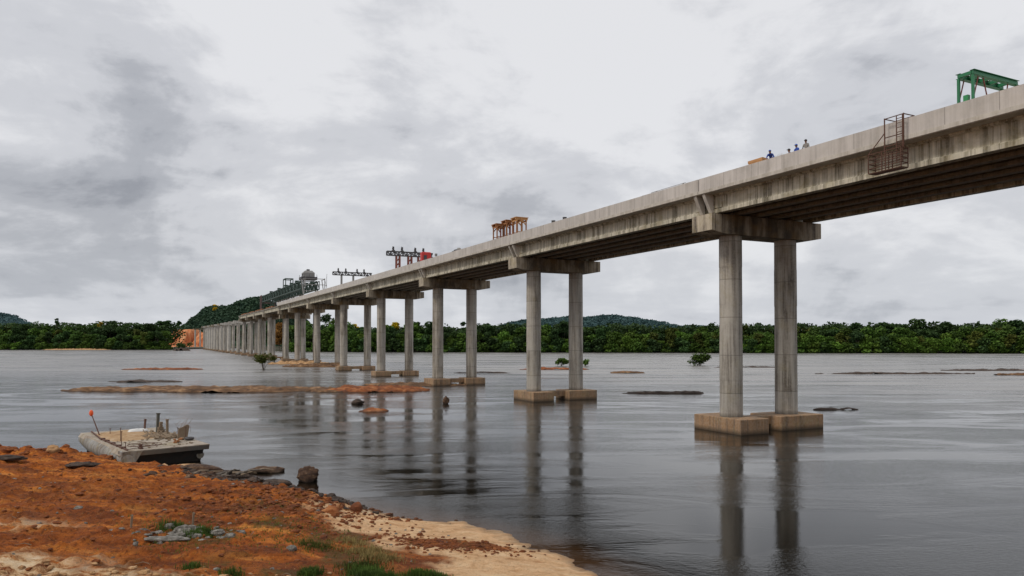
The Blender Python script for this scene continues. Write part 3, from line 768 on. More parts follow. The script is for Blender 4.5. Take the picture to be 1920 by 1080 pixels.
for k, (t0, t1) in enumerate(((300, 330), (338, 372), (378, 410), (416, 452))):
    f = thing('rebar_mat', 'rust orange bundle of reinforcement and shuttering lying on the bare girders of the far spans', 'reinforcement', at(0, t0, zc(t0)+3.91), A, 'reinforcement on the bare girders')
    mb = MB(); dz = zc(t1)-zc(t0); L = t1-t0
    for o in np.arange(-3.0, 9.5, 1.1):
        mb.bar((o, 0, .25), (o, L, .25+dz), .12, .35)
    for q in np.arange(1, L-1, 1.5): mb.bar((-3.2, q, .5+dz*q/L), (9.6, q, .5+dz*q/L), .1, .12)
    mb.build('bar_grid', M_RUST, f)
    mb = MB()
    for q in np.arange(2, L-5, 6.5):
        mb.box(-3.3, -2.2, q, q+4, .3+dz*q/L, .72+dz*q/L); mb.box(1, 3, q+1, q+4, .4+dz*q/L, .9+dz*q/L)
    mb.build('shutter_board', M_FORM, f)

# ---- launching gantry: twin truss with winch house
T0, T1 = 243.0, 372.0; GB = 30.4
lg = thing('launching_gantry', 'dark green twin truss launching gantry with grey winch house over the far spans', 'gantry', at(0, T0, GB), A)
L = T1-T0; rise = .9; Hh = 3.1
for oo in (.4, 6.6):
    mb = MB()
    zz0 = lambda q: rise*q/L
    for dz, wd in ((0, .40), (Hh, .35)):
        mb.bar((oo-.5, 0, dz), (oo-.5, L, dz+rise), .28, wd); mb.bar((oo+.5, 0, dz), (oo+.5, L, dz+rise), .28, wd)
    q = 0; step = 4.3; k = 0
    while q < L-1:
        q1 = min(L, q+step)
        for s in (-.5, .5):
            mb.bar((oo+s, q, zz0(q)), (oo+s, q, zz0(q)+Hh), .26)
            if k % 2 == 0: mb.bar((oo+s, q, zz0(q)), (oo+s, q1, zz0(q1)+Hh), .3)
            else: mb.bar((oo+s, q, zz0(q)+Hh), (oo+s, q1, zz0(q1)), .3)
        mb.bar((oo-.5, q, zz0(q)+Hh), (oo+.5, q1, zz0(q1)+Hh), .18)
        q = q1; k += 1
    for q_, a_ in ((12, 2.2), (26, 1.6), (40, 2.4), (63, 1.5), (90, 2.0)):
        mb.box(oo-.7, oo+.7, q_, q_+a_, zz0(q_)+Hh+.2, zz0(q_)+Hh+1.0)
    mb.build('truss', M_DKGRN, lg)
for q in np.arange(2, L, 8.5):
    for z_ in (.3, Hh): mb = MB(); mb.bar((.4, q, z_+rise*q/L), (6.6, q, z_+rise*q/L), .25); mb.build('cross_beam', M_DKGRN, lg)
for q in (3.0, 37.0, 62.0, 90.0, 124.0):
    for oo in (.4, 6.6):
        mb = MB(); base = zc(T0+q)+(DECK if T0+q < 281 else 3.92)-GB
        for s in (-.45, .45): mb.bar((oo+s, q, base), (oo+s, q, rise*q/L), .4)
        mb.bar((oo-.45, q, base+.4), (oo+.45, q, rise*q/L-.3), .18); mb.box(oo-.8, oo+.8, q-.5, q+.5, base, base+.25)
        mb.build('leg', M_DKGRN, lg)
# winch house: tapered pale cabin on a dark platform
mb = MB(); zb = Hh+.35
mb.box(-.6, 5.6, -3.9, 2.2, zb, zb+1.1)
for o_ in (-.4, 2.5, 5.4):
    for q_ in (-3.7, 2.0): mb.bar((o_, q_, zb+1.1), (o_, q_, zb+2.1), .12)
mb.build('platform', M_DARK, lg)
mb = MB(); z1 = zb+1.103
P0 = [(.3,-3.0,z1),(4.7,-3.0,z1),(4.7,1.2,z1),(.3,1.2,z1)]; P1 = [(.3,-3.0,z1+1.7),(4.7,-3.0,z1+1.7),(4.7,1.2,z1+1.7),(.3,1.2,z1+1.7)]; P2 = [(1.2,-2.2,z1+2.6),(3.8,-2.2,z1+2.6),(3.8,.5,z1+2.6),(1.2,.5,z1+2.6)]
mb.add(P0+P1+P2, [(0,1,5,4),(1,2,6,5),(2,3,7,6),(3,0,4,7),(4,5,9,8),(5,6,10,9),(6,7,11,10),(7,4,8,11),(8,9,10,11)])
cab = mb.build('winch_house', M_GREY, lg)
mb = MB(); mb.box(.25, .29, -2.2, -.4, z1+.6, z1+1.3); mb.build('window', M_DARK, cab)
mb = MB(); mb.box(1.9, 3.0, -1.4, -.4, z1+2.603, z1+3.2); mb.build('roof_unit', M_DARK, cab)
mb = MB()                                               # braced rear frame reaching down to the deck
for o_ in (-.6, 7.4):
    mb.bar((o_, -9, -4.0), (o_, -3.5, Hh+.3), .3); mb.bar((o_, -9.5, -4.0), (o_, -9.5, 3.6), .25); mb.bar((o_, -9.5, 3.2), (o_, -3.5, Hh+.2), .2); mb.bar((o_, -12.5, .2), (o_, -9.5, 3.2), .12); mb.bar((o_, -13, 3.4), (o_, -13.4, 5), .12)
    mb.bar((o_, -13, -.5), (o_, -13, 3.9), .14); mb.bar((o_, -9.5, .6), (o_, -13, .6), .16)
for z_ in (-1.5, 1.0, 3.3): mb.bar((-.6, -9.5, z_), (7.4, -9.5, z_), .22)
mb.build('rear_frame', M_GREY, lg)
mb = MB()                                               # open frame riding on the truss
for o_ in (-.1, 3.1):
    for q_ in (40, 47): mb.bar((o_, q_, Hh+.5), (o_, q_, Hh+4.1), .35)
    mb.bar((o_, 40, Hh+4.1), (o_, 47, Hh+4.1), .4); mb.bar((o_, 40, Hh+1.2), (o_, 47, Hh+1.2), .4)
for q_ in (40, 47): mb.bar((-.1, q_, Hh+4.1), (3.1, q_, Hh+4.1), .4); mb.bar((-.1, q_, Hh+.55), (3.1, q_, Hh+.55), .3)
mb.build('trolley_frame', M_DKGRN, lg)
mb = MB()
for o_ in (-.4, 7.4): mb.bar((o_, L, -3.5), (o_, L, Hh+1.4), .5); mb.bar((o_, L-4.5, -3.5), (o_, L-4.5, Hh+1.2), .5); mb.bar((o_, L-4.5, Hh+1.1), (o_, L, Hh+1.3), .5)
mb.bar((-.4, L, Hh+1.2), (7.4, L, Hh+1.2), .5); mb.bar((-.4, L-2, .5), (7.4, L-2, .5), .6)
mb.build('nose_frame', paint('dull_pink_steel', (.16,.10,.10), .7, .3), lg)
mb = MB()
for q_ in np.arange(-8, 60, 2.1): mb.bar((-1.1, q_, -4.1+.012*q_), (-1.1, q_, -2.9+.012*q_), .09)
mb.bar((-1.1, -8, -2.9), (-1.1, 60, -2.2), .08); mb.box(-1.3, .4, 0, 34, -4.2, -3.3); mb.build('walkway', M_RUST, lg)

# ---- transverse lifting beams
def lifting_beam(label, t, z, olo, ohi, legmat, red):
    d = zc(t)+DECK; r = thing('lifting_beam', label, 'lifting beam', at(0, t, d), A)
    h_ = z-d; mb = MB()
    for zz_ in (h_, h_+.95): mb.bar((olo, -.35, zz_), (ohi, -.35, zz_), .18, .26); mb.bar((olo, .35, zz_), (ohi, .35, zz_), .18, .26)
    o_ = olo; k = 0
    while o_ < ohi-.3:
        o2 = min(ohi, o_+1.05)
        for s in (-.35, .35): mb.bar((o_, s, h_), (o_, s, h_+.95), .16); mb.bar((o_, s, h_ if k % 2 else h_+.95), (o2, s, h_+.95 if k % 2 else h_), .14)
        o_ = o2; k += 1
    mb.build('beam', M_DARK, r)
    w_ = ohi-olo
    for q in (.14, .33, .62, .80):
        c_ = MB(); oq = olo+w_*q
        c_.bar((oq, -.3, h_+1.0), (oq, -.3, h_+2.15), .24); c_.bar((oq, .3, h_+1.0), (oq, .3, h_+2.15), .24); c_.box(oq-.35, oq+.35, -.4, .4, h_+1.08, h_+1.3); c_.bar((oq-.28, 0, h_+1.5), (oq-.1, 0, h_+2.3), .14)
        c_.build('clamp', M_DARK, r)
    for q in ((.24, .50, .72) if legmat is not M_GREY else (.22, .52)):
        g_ = MB(); oq = olo+w_*q
        if legmat is M_GREY: g_.bar((oq, 0, 0), (oq, 0, h_-.14), .55)
        else:
            for a_ in (-.42, .42):
                for b2 in (-.42, .42): g_.bar((oq+a_, b2, 0), (oq+a_, b2, h_-.14), .26)
            for z_ in np.arange(.5, h_-.5, 1.1):
                g_.bar((oq-.42, -.42, z_), (oq+.42, -.42, z_+1.0), .14); g_.bar((oq-.42, .42, z_), (oq+.42, .42, z_+1.0), .14); g_.bar((oq-.42, -.42, z_), (oq-.42, .42, z_), .14)
        g_.build('leg', legmat, r)
    return r
lifting_beam('dark transverse beam with clamps on rusty lattice towers left of the red box', 121.0, 30.6, 0.0, 12.0, M_REDRUST, True)
lifting_beam('dark transverse beam with clamps on two grey posts, farther one', 184.0, 31.0, 0.0, 13.0, M_GREY, False)
t_ = 96.0; r = thing('winch_box', 'bright red machine box behind the parapet right of the lattice towers', 'machine', at(.3, t_, zc(t_)+DECK), A)
mb = MB(); chamfer_box(mb, .2, 2.3, -.6, .6, 2.2, 4.6, .15); mb.box(.3, 2.2, -.5, .5, .35, 2.197); b_ = mb.build('housing', M_REDP, r)
mb = MB(); mb.box(.6, 1.3, -.64, -.603, 2.5, 3.9); mb.build('panel', M_DARK, b_)
mb = MB()
for a_ in (.5, 2.0):
    for b2 in (-.35, .35): mb.box(a_-.15, a_+.15, b2-.15, b2+.15, 0, .347)
mb.build('skid', M_DARK, r)

# ---- stepped rusty frames
for k, (o_, t_, wd, h_, lb) in enumerate(((.2, 55.6, 1.35, 4.75, 'lowest and leftmost of the three rust brown frames standing behind the parapet'), (1.35, 54.2, 1.25, 5.25, 'middle of the three rust brown frames behind the parapet'), (1.9, 51.6, 1.75, 5.4, 'tallest and rightmost of the three rust brown frames behind the parapet'))):
    d = zc(t_)+DECK; r = thing('shuttering_frame', lb, 'frame', at(o_, t_, d), A, 'rust brown frames behind the parapet')
    for x_ in (0, wd*.5, wd):
        for y_ in (0, 1.5):
            mb = MB(); mb.bar((x_, y_, 0), (x_, y_, h_), .17); mb.build('post', M_REDRUST if (x_ and k < 2) else M_FORM, r)
    mb = MB()
    for y_ in (0, 1.5): mb.bar((-.25, y_, h_+.1), (wd+.25, y_, h_+.1), .26, .32); mb.bar((0, y_, h_-.9), (wd*.5, y_, h_-.1), .14); mb.bar((wd, y_, h_-.9), (wd*.5, y_, h_-.1), .14)
    for x_ in (0, wd*.5, wd): mb.bar((x_, -.2, h_-.2), (x_, 1.7, h_-.2), .18, .24)
    mb.box(-.3, wd+.3, -.3, 1.8, h_+.263, h_+.36)
    mb.build('top_frame', M_WOODB if k == 2 else M_FORM, r)
    for y_ in (0, 1.5): mb = MB(); mb.bar((0, y_, h_*.62), (wd, y_, h_*.62), .12); mb.build('rail', M_FORM, r)

# ---- green gantry over the parapet at the right
t_ = -24.45; d = zc(t_)+DECK; r = thing('gantry_frame', 'bright green steel portal frame standing on the deck at the far right', 'gantry', at(-2.6, t_, d), A)
W_ = .95; Lg = 5.0; h_ = 3.42
mb = MB()
for y_ in (0, -W_): mb.bar((0, y_, h_), (Lg, y_, h_), .10, .22)
for y_ in (0, -W_): mb.box(-.04, Lg, y_-.16, y_+.16, h_+.143, h_+.165); mb.box(0, Lg, y_-.16, y_+.16, h_-.163, h_-.143)
for x_ in np.arange(.06, Lg+.1, 1.05): mb.bar((x_, -W_+.07, h_), (x_, -.07, h_), .16, .22)
for x_ in np.arange(.06, Lg-.9, 2.1): mb.bar((x_+.1, -W_+.1, h_), (x_+.95, -.1, h_), .08, .08)
mb.build('top_frame', M_GREEN, r)
for x_ in (.05, Lg-.1):
    for y_ in (0, -W_):
        mb = MB(); mb.bar((x_, y_, 0), (x_, y_, h_-.17), .13, .16); mb.box(x_-.2, x_+.2, y_-.2, y_+.2, 0, .03); mb.build('leg', M_GREEN, r)
mb = MB(); mb.bar((.05, -W_+.12, 1.6), (.05, -.12, 1.6), .07); mb.box(-.06, .2, -W_+.28, -.36, 1.3, 2.0); mb.box(-.2, .0, -.0, .16, 1.35, 1.42); mb.build('hoist_box', M_GREEN2, r)
mb = MB()
mb.bar((.1, 0, 1.75), (.62, 0, h_-.2), .06); mb.bar((.1, -W_, 1.75), (.62, -W_, h_-.2), .06); mb.bar((1.15, -W_, h_-.2), (1.85, -W_, 1.2), .06); mb.bar((3.9, -W_, h_-.2), (3.4, -W_, 1.0), .06)
mb.build('brace', M_REDRUST, r)

# ---- hanging access cage outside the parapet
t_ = -19.3; zr = zc(t_); r = thing('access_cage', 'rusty steel cage with ladder hanging outside the parapet on the near span', 'access cage', at(-4.12, t_, zr), A)
mb = MB(); B0, B1 = 1.78, 3.15; th = .055
y0, y1 = 0.0, -2.55; x0, x1 = -.72, 0.0
for x_ in (x0, x1):
    for y_ in (y0, y1, y1*.42, y1*.53): mb.bar((x_, y_, B0), (x_, y_, B1), th)
    for z_ in (B0, B0+.34, B0+.68, B0+1.02, B1): mb.bar((x_, y0, z_), (x_, y1, z_), th)
for y_ in (y0, y1):
    for z_ in (B0, B0+.34, B0+.68, B0+1.02, B1): mb.bar((x0, y_, z_), (x1, y_, z_), th)
mb.build('basket', M_RUST, r)
mb = MB()
for k in range(7): mb.box(x0+.02+k*.1, x0+.09+k*.1, y1+.03, y0-.03, B0-.05, B0-.031)
mb.build('floor_grating', M_RUST, r)
mb = MB(); ua, ub = y1*.42, y1+.02
for y_ in (ua, ub): mb.bar((x0*.55, y_, B1), (x0*.55, y_, 5.55), th*1.15)
for z_ in (5.5, 4.15, 3.5): mb.bar((x0*.55, ua, z_), (x0*.55, ub, z_), th)
for y_ in (ua, ub): mb.bar((x0*.55, y_, 5.5), (.75, y_, 5.5), th); mb.bar((.75, y_, 5.5), (.75, y_, 4.9), th)
mb.bar((.75, ua, 5.5), (.75, ub, 5.5), th); mb.bar((x0, y0, B1), (x0*.55, ua, 4.5), th)
mb.build('hanger_frame', M_RUST, r)
mb = MB(); la, lb_ = ub+.05, ub+.50
for y_ in (la, lb_): mb.bar((x0*.62, y_, B0+.4), (x0*.62, y_, 5.45), th*.9)
for z_ in np.arange(B0+.6, 5.4, .32): mb.bar((x0*.62, la, z_), (x0*.62, lb_, z_), th*.7)
mb.build('ladder', M_RUST, r)

# ---- odds and ends behind the parapet
t_ = -6.0; d = zc(t_)+DECK
r = thing('timber_stack', 'orange brown stack of timber beside the crouching worker in blue', 'timber', at(-3.25, t_, d), A)
for k in range(7):
    mb = MB(); z_ = .02+k*.235
    for j in range(3): mb.box(-.25+j*.28, .0+j*.28, -1.75+.05*((k*3+j) % 3), -.03-.04*((k+j) % 3), z_, z_+.22)
    mb.build('plank', M_WOODB, r)
r = thing('wire_coil', 'loose tangle of pale wire between the workers on the deck', 'wire', at(-3.3, -9.2, zc(-9)+DECK), A)
mb = MB(); rd = random.Random(3)
for k in range(9):
    c_ = Vector((rd.uniform(-.2,.2), rd.uniform(-.6,.6), 1.28)); rr = rd.uniform(.18, .34); tl = rd.uniform(-.6, .6)
    mb.path([c_+Vector((math.cos(a_)*rr*.4, math.cos(a_)*rr, math.sin(a_)*rr*.7+tl*.05)) for a_ in np.linspace(0, 2*math.pi, 14)], [.012]*14, 5, False)
mb.build('wire', paint('pale_wire', (.55,.55,.55), .5, .2), r)
mb = MB(); mb.box(-.3, .3, -.8, .8, 0, 1.0); mb.build('crate', M_WOODB, r)
r = thing('rebar_bundle', 'thin steel bars lying along the parapet top left of the timber', 'bars', at(-3.9, 2.0, zc(2)+5.295), A)
mb = MB(); mb.bar((0, 0, .10), (.0, 5.6, .12), .04); mb.bar((.05, 4.8, .05), (.0, 7.2, .06), .05); mb.box(-.05, .1, .3, .45, 0, .08); mb.box(-.05, .1, 4.6, 4.8, 0, .09); mb.build('bar', M_GREY, r)
for (t_, o_, lb) in ((26.4, -3.6, 'small dark drum standing behind the parapet, right one of two'), (29.4, -3.6, 'small dark drum standing behind the parapet, left one of two')):
    r = thing('drum', lb, 'drum', at(o_, t_, zc(t_)+DECK), A, 'small dark drums behind the parapet')
    mb = MB(); mb.tube((0,0,0),(0,0,1.45), .26, .26, 14); mb.build('body', M_DARK, r)
    mb = MB(); mb.tube((0,0,1.452),(0,0,1.50), .28, .28, 14); mb.build('rim', M_DARK, r)
r = thing('tarpaulin_heap', 'low dark heap of tarpaulin on the deck beyond the second pier', 'tarpaulin', at(-3.2, 66.0, zc(66)+DECK), A)
mb = MB(); mb.blob((0, 0, .75), (.5, 2.4, .95), 4, 9, .35); mb.build('cloth', M_DARK, r)
mb = MB(); mb.blob((.2, -1.0, 1.4), (.35, .7, .45), 6, 7, .3); mb.build('bag', M_GREY, r)
r = thing('site_post', 'thin grey post standing behind the parapet right of the red box', 'post', at(-3.3, 76.0, zc(76)+DECK), A)
mb = MB(); mb.tube((0,0,0),(0,0,1.9), .08, .08, 8); mb.build('post', M_GREY, r); mb = MB(); mb.box(-.2,.2,-.2,.2,1.5,1.95); mb.build('lamp_head', M_GREY, r)

# ------------------------------------------------------------------ people
SKIN = paint('skin', (.20,.10,.06), .6, .0); BLUE = paint('blue_workwear', (.012,.055,.30), .8, .1); NAVY = paint('navy_workwear', (.02,.03,.09), .8, .1)
GREYC = paint('grey_shirt', (.20,.19,.18), .85, .1); DKC = paint('dark_trousers', (.03,.03,.035), .85, .1); BLUEH = paint('blue_helmet', (.01,.06,.35), .35, .05); DARKH = paint('dark_cap', (.025,.025,.03), .8, .05); HAIR = paint('hair', (.01,.008,.006), .8, 0)
def person(label, loc, rotz, joints, shirt, trousers, hat, hatname):
    """joints: dict name -> local position; one continuous skinned body"""
    t = thing('person', label, 'person', loc, rotz)
    J = {k: Vector(v) for k, v in joints.items()}
    chain = [('pelvis','waist'),('waist','chest'),('chest','neck'),('neck','head'),('chest','shl'),('shl','ell'),('ell','wrl'),('wrl','hal'),('chest','shr'),('shr','elr'),('elr','wrr'),('wrr','har'),
             ('pelvis','hil'),('hil','knl'),('knl','anl'),('anl','tol'),('pelvis','hir'),('hir','knr'),('knr','anr'),('anr','tor')]
    rad = dict(pelvis=.15,waist=.135,chest=.165,neck=.062,head=.10,shl=.08,shr=.08,ell=.05,elr=.05,wrl=.035,wrr=.035,hal=.035,har=.035,hil=.10,hir=.10,knl=.065,knr=.065,anl=.045,anr=.045,tol=.04,tor=.04)
    names = list(rad); me = bpy.data.meshes.new('body'); me.from_pydata([J[k] for k in names], [(names.index(a_), names.index(b_)) for a_, b_ in chain], [])
    o = bpy.data.objects.new('body', me); COL.objects.link(o)
    sk = o.modifiers.new('skin', 'SKIN'); sk.use_smooth_shade = True
    for i, k in enumerate(names):
        s_ = me.skin_vertices[0].data[i]; q = rad[k]; s_.radius = (q, q*(.75 if k in ('chest','waist','pelvis') else 1)); s_.use_root = (k == 'pelvis')
    o.modifiers.new('sub', 'SUBSURF').levels = 1
    dg = bpy.context.evaluated_depsgraph_get(); m2 = bpy.data.meshes.new_from_object(o.evaluated_get(dg)); o.modifiers.clear(); o.data = m2
    for m_ in (SKIN, shirt, trousers): m2.materials.append(m_)
    hd = J['head']; pl = J['pelvis']; nk = J['neck']
    legs = [(J[a_], J[b_]) for a_, b_ in chain if a_ in ('hil','knl','anl','hir','knr','anr')]+[(pl, J['hil']), (pl, J['hir'])]
    def dseg(pnt, a_, b_):
        ab = b_-a_; u = max(0, min(1, (pnt-a_).dot(ab)/max(ab.length_squared, 1e-9))); return (pnt-a_-ab*u).length
    tor = [(J['waist'], J['chest']), (J['chest'], nk), (J['chest'], J['shl']), (J['shl'], J['ell']), (J['ell'], J['wrl']), (J['chest'], J['shr']), (J['shr'], J['elr']), (J['elr'], J['wrr'])]
    sk_ = [(nk+(hd-nk)*.35, hd), (J['wrl'], J['hal']), (J['wrr'], J['har'])]
    for pg in m2.polygons:
        ct = pg.center; dl = min(dseg(ct, *s_) for s_ in legs); dt = min(dseg(ct, *s_) for s_ in tor); ds = min(dseg(ct, *s_) for s_ in sk_)
        mn_ = min(dl, dt, ds); pg.material_index = 0 if mn_ == ds else (2 if mn_ == dl else 1); pg.use_smooth = True
    o.parent = t
    # head shape, face and fingers join the same body part
    mb = MB(); h0 = hd+Vector((0, .01, .03)); mb.blob(h0, (.078, .098, .122), 0, 12, .02)
    mb.blob(h0+Vector((0,.10,-.01)), (.014,.022,.022), 0, 5, 0)
    for s_ in (-1, 1): mb.blob(h0+Vector((s_*.08,-.005,-.005)), (.012,.02,.032), 0, 5, 0); mb.blob(h0+Vector((s_*.032,.083,.02)), (.013,.012,.009), 0, 5, 0)
    mb.blob(h0+Vector((0,.086,-.055)), (.026,.012,.008), 0, 5, 0)
    for sfx in ('l', 'r'):
        wv = J['wr'+sfx]; hv = J['ha'+sfx]; d_ = (hv-wv).normalized(); sd_ = d_.cross(Vector((0,0,1))); sd_ = sd_.normalized() if sd_.length > .01 else Vector((1,0,0))
        for k, ln in enumerate((.075, .085, .08, .062)):
            b0 = hv+sd_*(k-1.5)*.019+d_*.02; mb.path([b0, b0+d_*ln*.5+Vector((0,0,-.008)), b0+d_*ln*.9+Vector((0,0,-.03))], [.009,.008,.006], 5)
        b0 = wv+d_*.03-sd_*.03; mb.path([b0, b0+d_*.03-sd_*.025, b0+d_*.06-sd_*.03], [.011,.010,.007], 5)
    mb.build('head', SKIN, t)
    mb = MB(); mb.blob(h0+Vector((0,-.018,.02)), (.086,.098,.118), 2, 9, .04); mb.build('hair', HAIR, t)
    mb = MB(); c_ = h0+Vector((0,0,.055)); n_ = 16; vs = []; fs = []
    for i in range(6):
        th_ = i/5*math.pi/2
        for j in range(n_): a_ = 2*math.pi*j/n_; vs.append(c_+Vector((math.cos(a_)*.118*math.cos(th_), math.sin(a_)*.135*math.cos(th_), math.sin(th_)*.125)))
    for i in range(5):
        for j in range(n_): fs.append((i*n_+j, i*n_+(j+1)%n_, (i+1)*n_+(j+1)%n_, (i+1)*n_+j))
    mb.add(vs, fs, True); mb.box(c_.x-.075, c_.x+.075, c_.y+.10, c_.y+.20, c_.z-.004, c_.z+.012); mb.build(hatname, hat, t)
    return t
STAND = dict(pelvis=(0,0,.95), waist=(0,.01,1.12), chest=(0,.02,1.36), neck=(0,.03,1.52), head=(0,.05,1.64), shl=(-.19,.01,1.43), ell=(-.26,.06,1.16), wrl=(-.20,.26,1.03), hal=(-.17,.33,1.02), shr=(.19,.01,1.43), elr=(.27,.04,1.15), wrr=(.22,.24,1.05), har=(.19,.31,1.04),
             hil=(-.10,0,.90), knl=(-.11,.05,.50), anl=(-.12,0,.09), tol=(-.13,.16,.05), hir=(.10,0,.90), knr=(.11,.02,.50), anr=(.13,-.05,.09), tor=(.15,.11,.05))
BEND = dict(pelvis=(0,-.15,.88), waist=(0,-.02,1.02), chest=(0,.22,1.16), neck=(0,.38,1.27), head=(0,.49,1.33), shl=(-.19,.28,1.18), ell=(-.30,.34,.93), wrl=(-.20,.52,.82), hal=(-.16,.60,.80), shr=(.19,.28,1.18), elr=(.30,.32,.94), wrr=(.22,.50,.80), har=(.18,.58,.78),
            hil=(-.10,-.14,.84), knl=(-.13,.10,.48), anl=(-.14,-.08,.09), tol=(-.15,.08,.05), hir=(.10,-.14,.84), knr=(.13,.08,.48), anr=(.15,-.12,.09), tor=(.16,.04,.05))
# low timber trestles that the workers stand on
def trestle(t_, o_, h_, lb):
    r = thing('trestle', lb, 'trestle', at(o_, t_, zc(t_)+DECK), A)
    mb = MB(); mb.box(-.4, .4, -.9, .9, h_-.06, h_); mb.build('board', M_WOODB, r)
    for x_ in (-.32, .32):
        for y_ in (-.75, .75): mb = MB(); mb.box(x_-.04, x_+.04, y_-.04, y_+.04, 0, h_-.063); mb.build('leg', M_WOODB, r)
    return zc(t_)+DECK+h_
z_ = trestle(-8.5, -3.15, .46, 'low timber trestle under the crouching worker in blue')
person('worker in bright blue overalls and blue helmet bending over beside the timber', (*at(-3.35, -8.6)[:2], z_-.25+.25), A+2.2, BEND, BLUE, BLUE, BLUEH, 'helmet')
z_ = trestle(-12.2, -3.15, .25, 'low timber trestle under the tallest worker')
person('tallest worker, in grey shirt and dark cap, at the right of the group', (*at(-3.3, -12.35)[:2], z_), A+1.9, STAND, GREYC, DKC, DARKH, 'cap')
z_ = trestle(-11.1, -3.0, .14, 'low timber trestle under the half hidden worker in blue')
person('half hidden worker in dull blue with only head and shoulders above the parapet', (*at(-3.2, -11.3)[:2], z_), A+1.5, STAND, BLUE, NAVY, BLUEH, 'helmet')
person('worker of whom only a dark cap shows above the parapet', (*at(-3.0, -10.35)[:2], zc(-10.3)+DECK+.0), A+1.2, STAND, NAVY, DKC, DARKH, 'cap')

# ------------------------------------------------------------------ rocks and islets in the river
def rockmat(name, a, b, c3, sc=.5):
    m, nt, p = new_mat(name); pos = nt('ShaderNodeNewGeometry').outputs['Position']
    n1 = nt.noise(nt.map(pos, (1,1,2.5)), sc, 7, .7, .4)
    c = nt.ramp(n1, [(.32, a), (.52, b), (.70, c3)]); sp = nt('ShaderNodeSeparateXYZ'); nt.put(sp.inputs[0], pos)
    c = nt.mix(nt.math('MULTIPLY', nt.maprange(sp.outputs[2], .02, .22, 1.0, 0.0), .8), c, (.03,.018,.01))
    nt.put(p.inputs['Base Color'], c); p.inputs['Roughness'].default_value = .9; bump(nt, p, nt.noise(pos, sc*6, 5, .7), .8, .15); return m
M_ROCK = rockmat('river_rock', (.035,.018,.009), (.15,.075,.032), (.40,.25,.13))
M_ROCKRED = rockmat('red_river_rock', (.05,.015,.006), (.24,.07,.018), (.45,.20,.07))
M_CLOD = rockmat('earth_clod', (.06,.015,.004), (.20,.055,.010), (.40,.14,.03), 2.0)
M_ROCKDK = rockmat('dark_river_rock', (.015,.012,.010), (.06,.04,.03), (.16,.11,.08), 1.5)
M_BOULD = rockmat('brown_boulder', (.02,.010,.007), (.085,.042,.022), (.30,.20,.12), 2.2)
M_GREYR = rockmat('grey_stone', (.06,.055,.045), (.22,.205,.18), (.48,.45,.41), 4.0)
M_TANR = rockmat('tan_rock', (.20,.10,.04), (.48,.28,.13), (.62,.44,.26), 1.2)
def islet(label, cx, cy, lx, ly, h, mat, seed, rot=0.0, name='river_rock', nx=90, ny=26, lo=.0):
    u, v = np.meshgrid(np.linspace(-1, 1, nx), np.linspace(-1, 1, ny))
    X = u*lx; Y = v*ly
    ed = 1-(u*u+v*v)+(fbm(X*.16+seed*7, Y*.3, 5, .6)-.5)*1.5
    Z = h*np.clip(ed, -.35, 1)**1 if False else h*np.sign(ed)*np.abs(ed)**.6
    Z = Z+(ed > 0)*h*(fbm(X*.5+seed, Y*.5, 5, .62)-.5)*2.0
    Z = np.maximum(Z, -.4)
    c_, s_ = math.cos(rot), math.sin(rot)
    co = np.stack([X*c_-Y*s_, X*s_+Y*c_, Z], -1)
    o = grid_mesh(name, np.arange(nx), np.arange(ny), Z); o.data.vertices.foreach_set('co', co.reshape(-1).astype(np.float32)); o.data.update()
    o.data.materials.append(mat); o.location = (cx, cy, lo); tag(o, label, 'rock'); return o
islet('long low brown rock bar left of the piers', -55.5, 131, 26, 5.5, .62, M_ROCK, 1, -.05, 'rock_bar', 150, 34)
islet('red earth covered rock bar at the foot of the third pier', -24.5, 131.5, 9.5, 5.5, .75, M_ROCKRED, 2, .1, 'rock_bar', 80, 50)
islet('brown rock bar joining the red bar and the fourth pier', -20, 148, 11, 5, .45, M_ROCK, 3, -.1, 'rock_bar')
islet('thin dark rock line behind the long brown bar', -82, 160, 9, 2.0, .35, M_ROCKDK, 4)
islet('pale orange rock streak far left of the piers', -112, 232, 13, 3, .5, M_ROCKRED, 5)
islet('small flat stone with red top in the water left of the third pier reflection', -17.6, 91.6, 2.4, 1.5, .55, M_ROCKRED, 6, .1, nx=40, ny=24)
islet('dark low rock line between the second and the near pier', 25.5, 123.5, 7.3, .9, .42, M_ROCKDK, 9, .02)
islet('small black rocks in the water just right of the near pier', 40.9, 93.6, 1.9, .6, .34, M_ROCKDK, 10, nx=40, ny=16)
islet('tiny black rocks at the right tip of the small rocks', 43.6, 93.8, 1.3, .4, .22, M_ROCKDK, 18, nx=30, ny=14)
islet('red brown rock bar behind the second pier', 14.5, 232, 12, 2.5, .6, M_ROCKRED, 11)
islet('thin dark reef left of the second pier', -8.5, 205, 8, 1.2, .35, M_ROCKDK, 12)
islet('brown rock spot right of the second pier', 33, 205, 5, 1.6, .5, M_ROCK, 13)
islet('long thin dark reef at the right', 106, 200, 22, 1.6, .45, M_ROCKDK, 14)
islet('dark flat reef at the right edge, nearer one', 143, 193, 14, 1.6, .5, M_ROCK, 15)
islet('dark flat reef at the right edge, farther one', 148, 224, 15, 2.0, .5, M_ROCKDK, 16)
islet('thin reef behind the near pier columns', 82, 252, 13, 1.4, .4, M_ROCKDK, 17)
islet('dark rock before the far left trees near the orange cutting', -345, 755, 9, 4, 2.6, M_ROCKDK, 19, nx=40, ny=20)
islet('pale sand spit at the far left shore', -510, 845, 40, 5, 1.2, M_TANR, 20)
islet('brown rock shelf around the sixth pier footing', -70, 258, 12, 6, .9, M_ROCK, 21)
islet('pale brown shelf around the seventh pier footing', -86, 292, 12, 6, 1.0, M_TANR, 22)

